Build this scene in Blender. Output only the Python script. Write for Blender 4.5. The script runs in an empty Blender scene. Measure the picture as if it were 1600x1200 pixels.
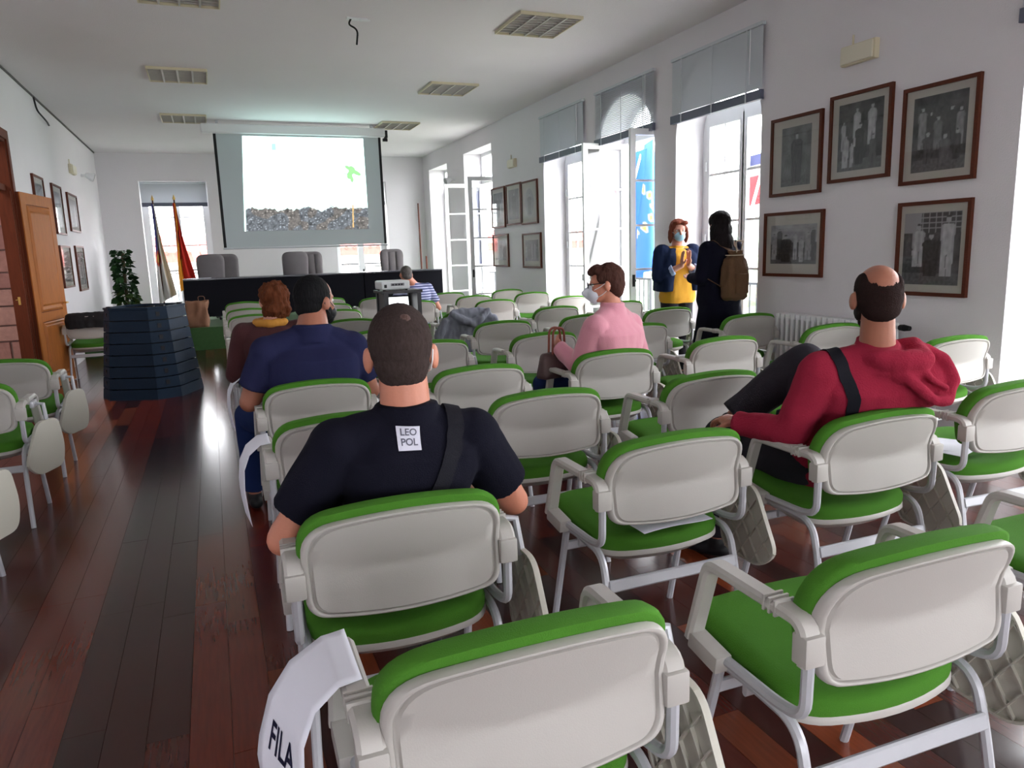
import bpy, bmesh, math, random
from mathutils import Vector, Matrix, noise
from mathutils.bvhtree import BVHTree
random.seed(7)
PI = math.pi
C = bpy.context.scene.collection
V = Vector

# ---------------------------------------------------------------- camera, world, exposure
CAMH = 1.5
def make_camera():
    cam = bpy.data.cameras.new('camera'); o = bpy.data.objects.new('camera', cam); C.objects.link(o)
    F = 1157.18
    yaw, pit, rol = [math.radians(a) for a in (21.6135, 10.2618, -1.8785)]
    cam.sensor_width = 36.0; cam.lens = F / 1600 * 36.0; cam.clip_start = .02; cam.clip_end = 300
    f = V((math.sin(yaw)*math.cos(pit), math.cos(yaw)*math.cos(pit), -math.sin(pit)))
    r0 = V((math.cos(yaw), -math.sin(yaw), 0)); u0 = r0.cross(f)
    r = r0*math.cos(rol) + u0*math.sin(rol); u = -r0*math.sin(rol) + u0*math.cos(rol)
    M = Matrix((r, u, -f)).transposed().to_4x4(); M.translation = V((0, 0, CAMH))
    o.matrix_world = M
    bpy.context.scene.camera = o
make_camera()
W = bpy.data.worlds.new('overcast_sky'); bpy.context.scene.world = W; W.use_nodes = True
W.node_tree.nodes['Background'].inputs[0].default_value = (.98, .97, 1.0, 1)
W.node_tree.nodes['Background'].inputs[1].default_value = 17.0
vs = bpy.context.scene.view_settings
vs.view_transform = 'Standard'; vs.look = 'None'; vs.gamma = 1; vs.use_curve_mapping = False
vs.exposure = 0.08
bpy.context.scene.cycles.max_bounces = 10
bpy.context.scene.cycles.diffuse_bounces = 6
bpy.context.scene.cycles.transparent_max_bounces = 24
bpy.context.scene.cycles.sample_clamp_indirect = 6

# ---------------------------------------------------------------- materials
MATS = {}
def mat(name, col, rough=.6, metal=0, bump=0, bscale=60, var=0, vscale=8, emit=None, estr=1, coat=0, stretch=None, spec=.5, sheen=0, alpha=None, trans=0):
    if name in MATS: return MATS[name]
    m = bpy.data.materials.new(name); m.use_nodes = True; MATS[name] = m
    nt = m.node_tree; b = nt.nodes['Principled BSDF']; L = nt.links
    b.inputs['Base Color'].default_value = (*col, 1); b.inputs['Roughness'].default_value = rough
    b.inputs['Metallic'].default_value = metal; b.inputs['Coat Weight'].default_value = coat
    b.inputs['Specular IOR Level'].default_value = spec; b.inputs['Sheen Weight'].default_value = sheen
    b.inputs['Transmission Weight'].default_value = trans
    if emit: b.inputs['Emission Color'].default_value = (*emit, 1); b.inputs['Emission Strength'].default_value = estr
    tc = nt.nodes.new('ShaderNodeTexCoord'); src = tc.outputs['Object']
    if stretch:
        mp = nt.nodes.new('ShaderNodeMapping'); mp.inputs['Scale'].default_value = stretch; L.new(src, mp.inputs[0]); src = mp.outputs[0]
    if var:
        n = nt.nodes.new('ShaderNodeTexNoise'); n.inputs['Scale'].default_value = vscale; n.inputs['Detail'].default_value = 5
        L.new(src, n.inputs['Vector'])
        mx = nt.nodes.new('ShaderNodeMix'); mx.data_type = 'RGBA'
        mx.inputs[6].default_value = (*[max(0, c*(1-var)) for c in col], 1); mx.inputs[7].default_value = (*[min(1, c*(1+var)) for c in col], 1)
        L.new(n.outputs[0], mx.inputs[0]); L.new(mx.outputs[2], b.inputs['Base Color'])
    if bump:
        n2 = nt.nodes.new('ShaderNodeTexNoise'); n2.inputs['Scale'].default_value = bscale; n2.inputs['Detail'].default_value = 4
        L.new(src, n2.inputs['Vector'])
        bp = nt.nodes.new('ShaderNodeBump'); bp.inputs['Strength'].default_value = bump; bp.inputs['Distance'].default_value = .01
        L.new(n2.outputs[0], bp.inputs['Height']); L.new(bp.outputs[0], b.inputs['Normal'])
    return m
def glass_mat():
    m = bpy.data.materials.new('window_glass'); m.use_nodes = True; nt = m.node_tree
    for n in list(nt.nodes): nt.nodes.remove(n)
    o = nt.nodes.new('ShaderNodeOutputMaterial'); t = nt.nodes.new('ShaderNodeBsdfTransparent'); g = nt.nodes.new('ShaderNodeBsdfGlossy')
    t.inputs[0].default_value = (.96, .97, .97, 1)
    g.inputs['Roughness'].default_value = .02; lw = nt.nodes.new('ShaderNodeLayerWeight'); lw.inputs[0].default_value = .5; pw = nt.nodes.new('ShaderNodeMath'); pw.operation = 'POWER'; pw.inputs[1].default_value = 4; fr = nt.nodes.new('ShaderNodeMath'); fr.operation = 'MULTIPLY_ADD'; fr.inputs[1].default_value = .4; fr.inputs[2].default_value = .03; nt.links.new(lw.outputs['Facing'], pw.inputs[0]); nt.links.new(pw.outputs[0], fr.inputs[0]); mx = nt.nodes.new('ShaderNodeMixShader')
    nt.links.new(fr.outputs[0], mx.inputs[0]); nt.links.new(t.outputs[0], mx.inputs[1]); nt.links.new(g.outputs[0], mx.inputs[2]); nt.links.new(mx.outputs[0], o.inputs[0])
    return m
GLASS = glass_mat()
def attr_mat(name, emit=0, rough=.5, coat=0):
    m = bpy.data.materials.new(name); m.use_nodes = True; nt = m.node_tree; b = nt.nodes['Principled BSDF']
    a = nt.nodes.new('ShaderNodeAttribute'); a.attribute_name = 'col'
    nt.links.new(a.outputs[0], b.inputs['Base Color']); b.inputs['Roughness'].default_value = rough; b.inputs['Coat Weight'].default_value = coat
    b.inputs['Coat Roughness'].default_value = .03
    if emit:
        nt.links.new(a.outputs[0], b.inputs['Emission Color']); b.inputs['Emission Strength'].default_value = emit
        b.inputs['Base Color'].default_value = (0, 0, 0, 1); nt.links.remove(b.inputs['Base Color'].links[0])
    return m
PLASTER = mat('plaster_wall', (.71, .685, .715), .9, bump=.25, bscale=90, var=.03, vscale=2)
CEILM = mat('ceiling_paint', (.76, .725, .755), .95, bump=.3, bscale=120, var=.03, vscale=1.5)
BEIGE = mat('beige_plastic', (.455, .435, .41), .45, bump=.06, bscale=300, var=.05, vscale=5)
BEIGE2 = mat('tablet_plastic', (.50, .485, .42), .5, bump=.06, bscale=200)
GREEN = mat('green_fabric', (.063, .205, .020), .9, bump=.35, bscale=420, var=.12, vscale=9, spec=.15)
METAL = mat('grey_painted_steel', (.50, .51, .55), .35, metal=.15)
WHITE = mat('white_gloss_paint', (.80, .81, .83), .35)
FRAMEW = mat('frame_wood', (.085, .020, .009), .45, spec=.2, var=.35, vscale=30, stretch=(1, 1, 6))
PAPER = mat('white_paper', (.80, .81, .90), .7)
BLACK = mat('black_plastic', (.010, .010, .012), .5, spec=.25)
INK = mat('dark_ink', (.015, .015, .04), .8, spec=.1)
BLINDM = mat('blind_slats', (.55, .58, .62), .5)
BLINDD = mat('blind_stack_shaded', (.10, .11, .16), .45)  # same slats as above, their shadow put into a darker colour
CREAMB = mat('cream_plastic', (.62, .56, .40), .5)

# ---------------------------------------------------------------- mesh helpers
def link(name, me, m=None, parent=None, smooth=False):
    o = bpy.data.objects.new(name, me); C.objects.link(o)
    if m is not None and not me.materials: me.materials.append(m)
    if parent is not None: o.parent = parent
    if smooth:
        for p in me.polygons: p.use_smooth = True
    return o
def obj(name, bm, m, parent=None, smooth=False, angle=None):
    me = bpy.data.meshes.new(name); bm.normal_update(); bm.to_mesh(me); bm.free()
    if smooth or angle: 
        for p in me.polygons: p.use_smooth = True
    if angle:
        try: me.set_sharp_from_angle(angle=math.radians(angle))
        except Exception: pass
    return link(name, me, m, parent)
def tag(o, label=None, cat=None, group=None, kind=None):
    if label: o['label'] = label
    if cat: o['category'] = cat
    if group: o['group'] = group
    if kind: o['kind'] = kind
    return o
def empty(name, loc=(0, 0, 0), rz=0, label=None, cat=None, group=None):
    o = bpy.data.objects.new(name, None); C.objects.link(o); o.location = loc; o.rotation_euler = (0, 0, rz); o.empty_display_size = .1
    return tag(o, label, cat, group)
def box(bm, x0, x1, y0, y1, z0, z1, M=None, bev=0):
    vs_ = [V((x, y, z)) for x in (x0, x1) for y in (y0, y1) for z in (z0, z1)]
    if M is not None: vs_ = [M @ v for v in vs_]
    b = [bm.verts.new(v) for v in vs_]
    fs = [bm.faces.new([b[i] for i in q]) for q in ((0, 1, 3, 2), (4, 6, 7, 5), (0, 4, 5, 1), (2, 3, 7, 6), (0, 2, 6, 4), (1, 5, 7, 3))]
    if bev:
        es = list({e for f in fs for e in f.edges})
        bmesh.ops.bevel(bm, geom=es, offset=bev, segments=2, profile=.6, affect='EDGES')
    return bm
def nb(): return bmesh.new()
def B(x0, x1, y0, y1, z0, z1, M=None, bev=0): return box(nb(), x0, x1, y0, y1, z0, z1, M, bev)
def fillet(pts, rad, n=5):
    pts = [V(p) for p in pts]; out = [pts[0]]
    for i in range(1, len(pts)-1):
        a, b, c = pts[i-1], pts[i], pts[i+1]
        r = rad[i] if isinstance(rad, (list, tuple)) else rad
        d1 = (a-b); d2 = (c-b); r1 = min(r, d1.length*.49, d2.length*.49)
        p = b + d1.normalized()*r1; q = b + d2.normalized()*r1
        for k in range(n+1):
            t = k/n; out.append(p*(1-t)**2 + b*2*t*(1-t) + q*t*t)
    out.append(pts[-1]); return out
def tube(bm, pts, r, seg=8, r2=None, up=None, cap=True):
    """sweep an ellipse (r, r2) along pts; r may be a list"""
    pts = [V(p) for p in pts]; n = len(pts); rings = []
    up = V(up) if up else V((0, 0, 1)); prev = None
    for i, p in enumerate(pts):
        t = (pts[min(i+1, n-1)] - pts[max(i-1, 0)]).normalized()
        if prev is None:
            a = t.cross(up)
            if a.length < 1e-3: a = t.cross(V((1, 0, 0)))
            a.normalize()
        else:
            a = prev - t*prev.dot(t); a.normalize()
        prev = a; b = a.cross(t)
        ra = r[i] if isinstance(r, (list, tuple)) else r
        rb = (r2[i] if isinstance(r2, (list, tuple)) else r2) if r2 else ra
        rings.append([bm.verts.new(p + a*ra*math.cos(2*PI*k/seg) + b*rb*math.sin(2*PI*k/seg)) for k in range(seg)])
    for i in range(n-1):
        for k in range(seg):
            bm.faces.new((rings[i][k], rings[i+1][k], rings[i+1][(k+1) % seg], rings[i][(k+1) % seg]))
    if cap: bm.faces.new(rings[0]); bm.faces.new(rings[-1][::-1])
    return bm
def bar(bm, pts, w, h, side):
    """sweep a rounded rectangle of width w along the fixed axis 'side' and thickness h"""
    pts = [V(p) for p in pts]; side = V(side).normalized(); n = len(pts); rings = []
    cs = []
    c = min(w, h)*.28
    for sx, sy in ((1, 1), (-1, 1), (-1, -1), (1, -1)):
        a = (sx*(w/2), sy*(h/2-c)); b = (sx*(w/2-c), sy*(h/2))
        cs += [a, b] if sx*sy > 0 else [b, a]
    for i, p in enumerate(pts):
        t = (pts[min(i+1, n-1)] - pts[max(i-1, 0)]).normalized(); nn = side.cross(t).normalized()
        k = 1.0
        rings.append([bm.verts.new(p + side*a + nn*b*k) for a, b in cs])
    m = len(cs)
    for i in range(n-1):
        for k in range(m): bm.faces.new((rings[i][k], rings[i+1][k], rings[i+1][(k+1) % m], rings[i][(k+1) % m]))
    bm.faces.new(rings[0]); bm.faces.new(rings[-1][::-1]); return bm
def prism(bm, poly, f, d0, d1):
    """poly in 2D, f(u,v,d)->3D"""
    a = [bm.verts.new(f(u, v, d0)) for u, v in poly]; b = [bm.verts.new(f(u, v, d1)) for u, v in poly]
    n = len(poly)
    for i in range(n): bm.faces.new((a[i], a[(i+1) % n], b[(i+1) % n], b[i]))
    bm.faces.new(a[::-1]); bm.faces.new(b); bmesh.ops.recalc_face_normals(bm, faces=bm.faces); return bm
def roundpoly(pts, rad, n=6):
    out = []; N = len(pts)
    for i in range(N):
        a, b, c = V((*pts[i-1], 0)), V((*pts[i], 0)), V((*pts[(i+1) % N], 0))
        r = rad[i] if isinstance(rad, (list, tuple)) else rad
        d1 = (a-b); d2 = (c-b); r1 = min(r, d1.length*.49, d2.length*.49)
        p = b + d1.normalized()*r1; q = b + d2.normalized()*r1
        for k in range(n+1):
            t = k/n; v = p*(1-t)**2 + b*2*t*(1-t) + q*t*t; out.append((v.x, v.y))
    return out
def dens(poly, m):
    out = []
    for i in range(len(poly)):
        a, b = poly[i], poly[(i+1) % len(poly)]; L = math.dist(a, b); k = max(1, int(L/m))
        for j in range(k): out.append((a[0]+(b[0]-a[0])*j/k, a[1]+(b[1]-a[1])*j/k))
    return out
def pillow(bm, poly, f, front, back):
    """front/back: lists of (scale, depth) rings, from the rim (s=1) to the centre (s=0)"""
    cx = sum(p[0] for p in poly)/len(poly); cy = (min(p[1] for p in poly)+max(p[1] for p in poly))/2
    cx = (min(p[0] for p in poly)+max(p[0] for p in poly))/2
    n = len(poly)
    def rings(lst):
        R = []
        for s, d in lst:
            if s == 0: R.append([bm.verts.new(f(cx, cy, d))]); continue
            # inset evenly, not by scaling alone
            R.append([bm.verts.new(f(cx+(x-cx)*s, cy+(y-cy)*s, d)) for x, y in poly])
        return R
    def sew(R):
        for a, b in zip(R[:-1], R[1:]):
            if len(b) == 1:
                for k in range(n): bm.faces.new((a[k], a[(k+1) % n], b[0]))
            else:
                for k in range(n): bm.faces.new((a[k], a[(k+1) % n], b[(k+1) % n], b[k]))
    A = rings(front); sew(A); Bk = rings(back); sew(Bk)
    for k in range(n): bm.faces.new((A[0][k], Bk[0][k], Bk[0][(k+1) % n], A[0][(k+1) % n]))
    bmesh.ops.recalc_face_normals(bm, faces=bm.faces); return bm
def ell(bm, c, r, R=None, seg=16):
    M = Matrix.Translation(V(c))
    if R is not None: M = M @ R.to_4x4()
    M = M @ Matrix.Diagonal((r[0], r[1], r[2], 1))
    bmesh.ops.create_uvsphere(bm, u_segments=seg, v_segments=max(6, seg*2//3), radius=1, matrix=M); return bm
def grid_mesh(name, f, nu, nv, colf, m, parent=None, smooth=False):
    vs_ = [f(i/nu, j/nv) for j in range(nv+1) for i in range(nu+1)]
    fs = [(j*(nu+1)+i, j*(nu+1)+i+1, (j+1)*(nu+1)+i+1, (j+1)*(nu+1)+i) for j in range(nv) for i in range(nu)]
    me = bpy.data.meshes.new(name); me.from_pydata([tuple(v) for v in vs_], [], fs)
    if colf:
        at = me.color_attributes.new('col', 'FLOAT_COLOR', 'POINT')
        k = 0
        for j in range(nv+1):
            for i in range(nu+1):
                c = colf(i/nu, j/nv); at.data[k].color = (*c, 1); k += 1
    return link(name, me, m, parent, smooth)
def text_mesh(body, size, xf, name, m, parent, ext=0):
    cu = bpy.data.curves.new(name, 'FONT'); cu.body = body; cu.size = size; cu.extrude = ext; cu.align_x = 'CENTER'; cu.align_y = 'CENTER'; cu.offset = size*.018
    t = bpy.data.objects.new('tmp', cu); C.objects.link(t)
    dg = bpy.context.evaluated_depsgraph_get(); me = bpy.data.meshes.new_from_object(t.evaluated_get(dg))
    bpy.data.objects.remove(t); me.name = name
    for v in me.vertices: v.co = xf(v.co)
    me.materials.clear(); me.update(); return link(name, me, m, parent)
K = 1.03      # the room about the eye point
def S(x, y, z): return V((x*K, y*K, CAMH + (z-CAMH)*K))
def sx(x): return x*K
def sz(z): return CAMH+(z-CAMH)*K
XR, XL, YB, YN, ZC = sx(4.8), sx(-1.94), sx(17.3), -5.5, sz(3.68)

# ---------------------------------------------------------------- floor: hardwood planks along the room
def floor():
    base = tag(obj('floor', B(XL-.02, XR+.02, YN, YB+.02, -.1, -.006), mat('floor_underlay', (.03, .012, .008), .6)), kind='structure')
    cols = [(.070, .014, .009), (.040, .010, .008), (.12, .028, .012), (.062, .011, .008), (.11, .016, .008), (.028, .007, .006), (.20, .042, .015), (.075, .015, .010)]
    mats = []
    for i, c in enumerate(cols):
        m = mat('plank_wood_%d' % i, c, .2, bump=.015, bscale=14, var=.35, vscale=9, stretch=(9, .6, 1), coat=.22, spec=.3)
        m.node_tree.nodes['Principled BSDF'].inputs['Coat Roughness'].default_value = .12
        mats.append(m)
    w = .128; near = []; far = {}
    x = XL; rnd = random.Random(3)
    cells = []
    x = -.205 - math.ceil((-.205-XL)/w)*w
    while x < XR:
        y = YN - rnd.random()*1.5
        while y < YB:
            L = rnd.choice((.9, 1.3, 1.7, 2.2)); x0, x1, y0, y1 = max(x, XL), min(x+w, XR), max(y, YN), min(y+L, YB)
            if x1-x0 > .01 and y1-y0 > .02:
                k = rnd.choice((0, 0, 1, 1, 3, 3, 4, 5, 5, 7, 7, 2, 6))
                if -.21 < x < -.07 and y < 4.2: k = 4 if y < 2.4 else 2
                if -.9 < x < -.7: k = 4
                if -.7 < x < -.22: k = rnd.choice((1, 5, 1, 3))
                cells.append((x0, x1, y0, y1, k))
            y += L
        x += w
    # pieces seen largest: in the camera wedge and near
    def score(c):
        cx, cy = (c[0]+c[1])/2, (c[2]+c[3])/2
        ang = math.degrees(math.atan2(cx, max(cy, .01)))
        if cy < .9 or ang < -16 or ang > 60: return 1e3+cy
        return math.hypot(cx, cy)
    cells.sort(key=score)
    for i, (x0, x1, y0, y1, k) in enumerate(cells):
        if i < 280:
            o = obj('plank', B(x0+.0008, x1-.0008, y0+.0008, y1-.0008, -.006, rnd.uniform(-.0004, .0004)), mats[k], base)
        else:
            far.setdefault(k, nb()); box(far[k], x0+.0008, x1-.0008, y0+.0008, y1-.0008, -.006, 0)
    me = None
    bm = nb()
    for k, b in far.items():
        t = bpy.data.meshes.new('t'); b.to_mesh(t); n0 = len(bm.faces); bm.from_mesh(t); bpy.data.meshes.remove(t)
        bm.faces.ensure_lookup_table()
        for f in bm.faces[n0:]: f.material_index = k
    me = bpy.data.meshes.new('far_planks'); bm.to_mesh(me)
    for m in mats: me.materials.append(m)
    o = link('far_planks', me, None, base); tag(o, kind='stuff')
floor()

# ---------------------------------------------------------------- walls with window openings
TW = .45
RW = [(15.42, 16.79, 3.33, 0), (12.75, 14.3, 3.37, 0), (9.20, 10.54, 3.28, 1), (7.49, 8.80, 3.28, 1), (5.71, 7.07, 3.28, 1), (1.93, 3.31, 3.28, 1), (.15, 1.55, 3.28, 1), (-1.6, -.2, 3.28, 1), (-4.6, -3.2, 3.28, 1)]
RW = [(a*K, b*K, sz(t), ar) for a, b, t, ar in RW]
def wall_right():
    bm = nb(); ys = sorted([(a, b) for a, b, _, _ in RW])
    y = YN
    for a, b in ys: box(bm, XR, XR+TW, y, a, 0, ZC); y = b
    box(bm, XR, XR+TW, y, YB+TW, 0, ZC)
    for a, b, t, ar in RW:
        if not ar: box(bm, XR, XR+TW, a, b, t, ZC); continue
        rad = (b-a)/2; sp = t-rad; cy = (a+b)/2; N = 24
        pts = [(cy+rad*math.cos(PI*k/N), sp+rad*math.sin(PI*k/N)) for k in range(N+1)]
        for k in range(N):
            (y0, z0), (y1, z1) = pts[k], pts[k+1]
            q = [(y0, z0), (y0, ZC), (y1, ZC), (y1, z1)]
            prism(bm, q, lambda u, v, d: V((d, u, v)), XR, XR+TW)
    bmesh.ops.remove_doubles(bm, verts=bm.verts, dist=1e-5)
    tag(obj('wall_right', bm, PLASTER), kind='structure')
wall_right()
BW = [(-1.206*K, .093*K, sz(.45), sz(3.13)), (2.70*K, 3.90*K, sz(.45), sz(3.13))]
def wall_back():
    bm = nb(); x = XL
    for a, b, z0, z1 in BW:
        box(bm, x, a, YB, YB+TW, 0, ZC); box(bm, a, b, YB, YB+TW, 0, z0); box(bm, a, b, YB, YB+TW, z1, ZC); x = b
    box(bm, x, XR, YB, YB+TW, 0, ZC); tag(obj('wall_back', bm, PLASTER), kind='structure')
wall_back()
DY0, DY1, DZ = 7.6*K, 9.82*K, sz(2.86)
def wall_left():
    bm = nb(); box(bm, XL-.14, XL, YN, DY0, 0, ZC); box(bm, XL-.14, XL, DY1, YB+TW, 0, ZC); box(bm, XL-.14, XL, DY0, DY1, DZ, ZC)
    tag(obj('wall_left', bm, PLASTER), kind='structure')
    nb_ = nb(); box(nb_, XL-.14, -1.2, YN-.3, YN, 0, ZC); box(nb_, -1.2, .4, YN-.3, YN, 2.9, ZC); box(nb_, .4, 2.4, YN-.3, YN, 0, ZC); box(nb_, 2.4, 4.0, YN-.3, YN, 2.9, ZC); box(nb_, 4.0, XR+TW, YN-.3, YN, 0, ZC)
    box(nb_, -1.2, .4, YN-.3, YN, 0, .3); box(nb_, 2.4, 4.0, YN-.3, YN, 0, .3)
    tag(obj('wall_near', nb_, PLASTER), kind='structure')
    for i, (a, b) in enumerate(((-1.2, .4), (2.4, 4.0))):
        w = empty('window_%d' % (10+i), (a, YN-.2, 0)); tag(w, kind='structure'); f = nb()
        for q in ((0, .07, .3, 2.9), (b-a-.07, b-a, .3, 2.9), (.76, .84, .3, 2.9), (.07, b-a-.07, .3, .4), (.07, b-a-.07, 2.8, 2.9), (.07, b-a-.07, 1.6, 1.64)): box(f, q[0], q[1], -.03, .03, q[2], q[3])
        obj('window_frame', f, WHITE, w); obj('pane', B(.07, b-a-.07, -.003, .003, .4, 2.8), GLASS, w)
    tag(obj('ceiling', B(XL-.14, XR+TW, YN-.2, YB+TW, ZC, ZC+.15), CEILM), kind='structure')
    tag(obj('shadow_strip_left', B(XL, XL+.018, DY1+.2, YB, ZC-.022, ZC), mat('painted_shadow_gap', (.12, .11, .11), .8)), kind='structure')  # dark strip painted as the shade line where wall meets ceiling
wall_left()
def portals():
    def p(loc, rot, sxx, syy):
        l = bpy.data.lights.new('window_portal', 'AREA'); l.shape = 'RECTANGLE'; l.size = sxx; l.size_y = syy
        l.cycles.is_portal = True; l.energy = 1
        o = bpy.data.objects.new('window_portal', l); C.objects.link(o); o.location = loc; o.rotation_euler = rot
    for a, b, t, ar in RW: p((XR+TW+.02, (a+b)/2, t/2), (0, PI/2, 0), t, b-a)
    for a, b, z0, z1 in BW: p(((a+b)/2, YB+TW+.02, (z0+z1)/2), (-PI/2, 0, 0), b-a, z1-z0)
    for a, b in ((-1.2, .4), (2.4, 4.0)): p(((a+b)/2, YN-.32, 1.6), (PI/2, 0, 0), b-a, 2.6)
portals()

# ---------------------------------------------------------------- french windows
def leaf(parent, hinge, ang, w, z0, z1, rows, name='casement', cols=1, handle=True):
    """a glazed casement; hinge point (x,y), leaf direction angle"""
    root = bpy.data.objects.new(name, None); C.objects.link(root); root.location = (hinge[0], hinge[1], 0); root.rotation_euler = (0, 0, ang); root.parent = parent
    t = .045; s = .07
    bm = nb()
    box(bm, 0, s, -t/2, t/2, z0, z1); box(bm, w-s, w, -t/2, t/2, z0, z1)
    box(bm, s, w-s, -t/2, t/2, z0, z0+.14); box(bm, s, w-s, -t/2, t/2, z1-s, z1)
    obj('casement_frame', bm, WHITE, root)
    zb = z0+.14; zt = z1-s; h = (zt-zb)/rows
    bm = nb()
    for i in range(1, rows): box(bm, s, w-s, -.014, .014, zb+i*h-.013, zb+i*h+.013)
    for j in range(1, cols): 
        xx = s+(w-2*s)*j/cols; box(bm, xx-.008, xx+.008, -.012, .012, zb, zt)
    obj('glazing_bars', bm, WHITE, root)
    for i in range(rows): obj('pane', B(s, w-s, -.003, .003, zb+i*h+.0135, zb+(i+1)*h-.0135), GLASS, root)
    if handle:
        bm = nb(); box(bm, w-.05, w-.02, t/2, t/2+.012, 1.02, 1.16); box(bm, w-.042, w-.028, t/2+.012, t/2+.05, 1.08, 1.1); box(bm, w-.042, w-.028, -t/2-.05, -t/2, 1.0, 1.1)
        obj('handle', bm, BLACK, root)
    return root
def window_right(i, spec, mode):
    a, b, t, ar = spec; w = b-a; xg = XR+.40; zt = sz(2.80)
    r = empty('window_%d' % i, (0, 0, 0)); tag(r, kind='structure')
    bm = nb(); f = .06
    box(bm, xg-.035, xg+.035, a, a+f, 0.02, zt+.1); box(bm, xg-.035, xg+.035, b-f, b, .02, zt+.1)
    box(bm, xg-.035, xg+.035, a+f, b-f, zt, zt+.09); box(bm, xg-.035, xg+.035, a+f, b-f, 0.0, .05)
    obj('window_frame', bm, WHITE, r)
    if not ar:
        box_ = nb(); box(box_, xg-.03, xg+.03, a, b, t-.06, t); box(box_, xg-.03, xg+.03, a, a+f, zt+.1, t-.06); box(box_, xg-.03, xg+.03, b-f, b, zt+.1, t-.06)
        obj('fanlight_frame', box_, WHITE, r); obj('pane', B(xg-.003, xg+.003, a+f, b-f, zt+.09, t-.06), GLASS, r)
    else:
        rad = w/2; sp = t-rad; cy = (a+b)/2; N = 20; bm = nb()
        pts = [(cy+(rad)*math.cos(PI*k/N), sp+(rad)*math.sin(PI*k/N)) for k in range(N+1)]
        pin = [(cy+(rad-f)*math.cos(PI*k/N), sp+(rad-f)*math.sin(PI*k/N)) for k in range(N+1)]
        for k in range(N):
            if min(pts[k][1], pts[k+1][1]) < zt+.05: continue
            prism(bm, [pts[k], pts[k+1], pin[k+1], pin[k]], lambda u, v, d: V((d, u, v)), xg-.03, xg+.03)
        box(bm, xg-.02, xg+.02, cy-.015, cy+.015, zt+.09, t-.04)
        obj('fanlight_frame', bm, WHITE, r)
        poly = [p for p in pin if p[1] > zt+.09]; poly = [(poly[0][0], zt+.09)] + poly + [(poly[-1][0], zt+.09)]
        bm = nb(); prism(bm, poly, lambda u, v, d: V((d, u, v)), xg-.003, xg+.003); obj('pane', bm, GLASS, r)
    lw = w/2-f+.01
    if mode == 'closed':
        leaf(r, (xg-.02, b-f), -PI/2, lw, .05, zt, 5, cols=2); leaf(r, (xg-.02, a+f), PI/2, lw, .05, zt, 5, cols=2, handle=False)
    else:
        da, db, lw2 = mode
        leaf(r, (xg-.04, b-f), PI-da, lw2, .05, zt, 5, handle=False); leaf(r, (xg-.04, a+f), PI+db, lw2, .05, zt, 5)
    # hinges on the far jamb
    bm = nb()
    for z in (.5, 1.5, 2.3): obj('hinge', B(xg-.06, xg-.035, b-f-.03, b-f+.0, z, z+.1), WHITE, r)
    bm.free()
    return r
modes = ['closed', (.05, -.05, .80), 'closed', (-.06, .0, .66), 'closed', 'closed', 'closed', 'closed', 'closed']
for i, (s, m) in enumerate(zip(RW, modes)): window_right(i+1, s, m)
def window_back(i, spec):
    a, b, z0, z1 = spec; y = YB+.36; r = empty('window_%d' % i); tag(r, kind='structure'); f = .06
    bm = nb(); box(bm, a, a+f, y-.03, y+.03, z0, z1); box(bm, b-f, b, y-.03, y+.03, z0, z1); box(bm, a+f, b-f, y-.03, y+.03, z1-f, z1); box(bm, a+f, b-f, y-.03, y+.03, z0, z0+.05)
    obj('window_frame', bm, WHITE, r); w = (b-a)/2-f
    leaf(r, (a+f, y-.01), 0, w, z0+.05, z1-f, 4, handle=False); leaf(r, (b-f, y-.01), PI, w, z0+.05, z1-f, 4)
window_back(7, BW[0]); window_back(8, BW[1])

# ---------------------------------------------------------------- blinds
def blind(y0, y1, z1, z0, x, tilt, label):
    r = empty('venetian_blind', (x, (y0+y1)/2, z0), 0, label, 'blind', 'venetian blinds on the window wall'); h = (y1-y0)/2
    L0 = z0
    obj('headrail', B(-.02, .025, -h, h, z1-.03-L0, z1-L0), BLINDM, r)
    bm = nb(); n = int((z1-.03-z0-.10)/.021)
    for i in range(n):
        zz = z1-.045-i*.021-L0
        c, s = math.cos(tilt)*.0125, math.sin(tilt)*.0125
        vs_ = [bm.verts.new(p) for p in ((-c, -h+.004, zz-s), (-c, h-.004, zz-s), (0, h-.004, zz+.0015), (0, -h+.004, zz+.0015), (c, h-.004, zz+s), (c, -h+.004, zz+s))]
        bm.faces.new((vs_[0], vs_[1], vs_[2], vs_[3])); bm.faces.new((vs_[3], vs_[2], vs_[4], vs_[5]))
    tag(obj('slats', bm, BLINDM, r), kind='stuff')
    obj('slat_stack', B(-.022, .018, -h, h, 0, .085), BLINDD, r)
    for t in (-.72, 0, .72): obj('ladder_tape', B(-.027, -.024, t*h-.008, t*h+.008, -.005, z1-.03-L0), BLINDM, r)
    obj('cord', tube(nb(), [(-.03, -h*.8, z1-L0-.04), (-.034, -h*.8, .15)], .004, 6), WHITE, r)
    return r
for (a, b, t, ar), tilt, lb in zip(RW[2:], (1.42, .95, 1.42, 1.42), ('closed venetian blind high over the window nearest the small photo group', 'half-open venetian blind with the window arch showing through its slats', 'closed venetian blind over the window behind the two standing women', 'venetian blind over the window at the right edge of the frame')):
    blind(a-.04, b+.03, sz(3.43), sz(2.77), XR-.035, tilt, lb)
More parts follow.
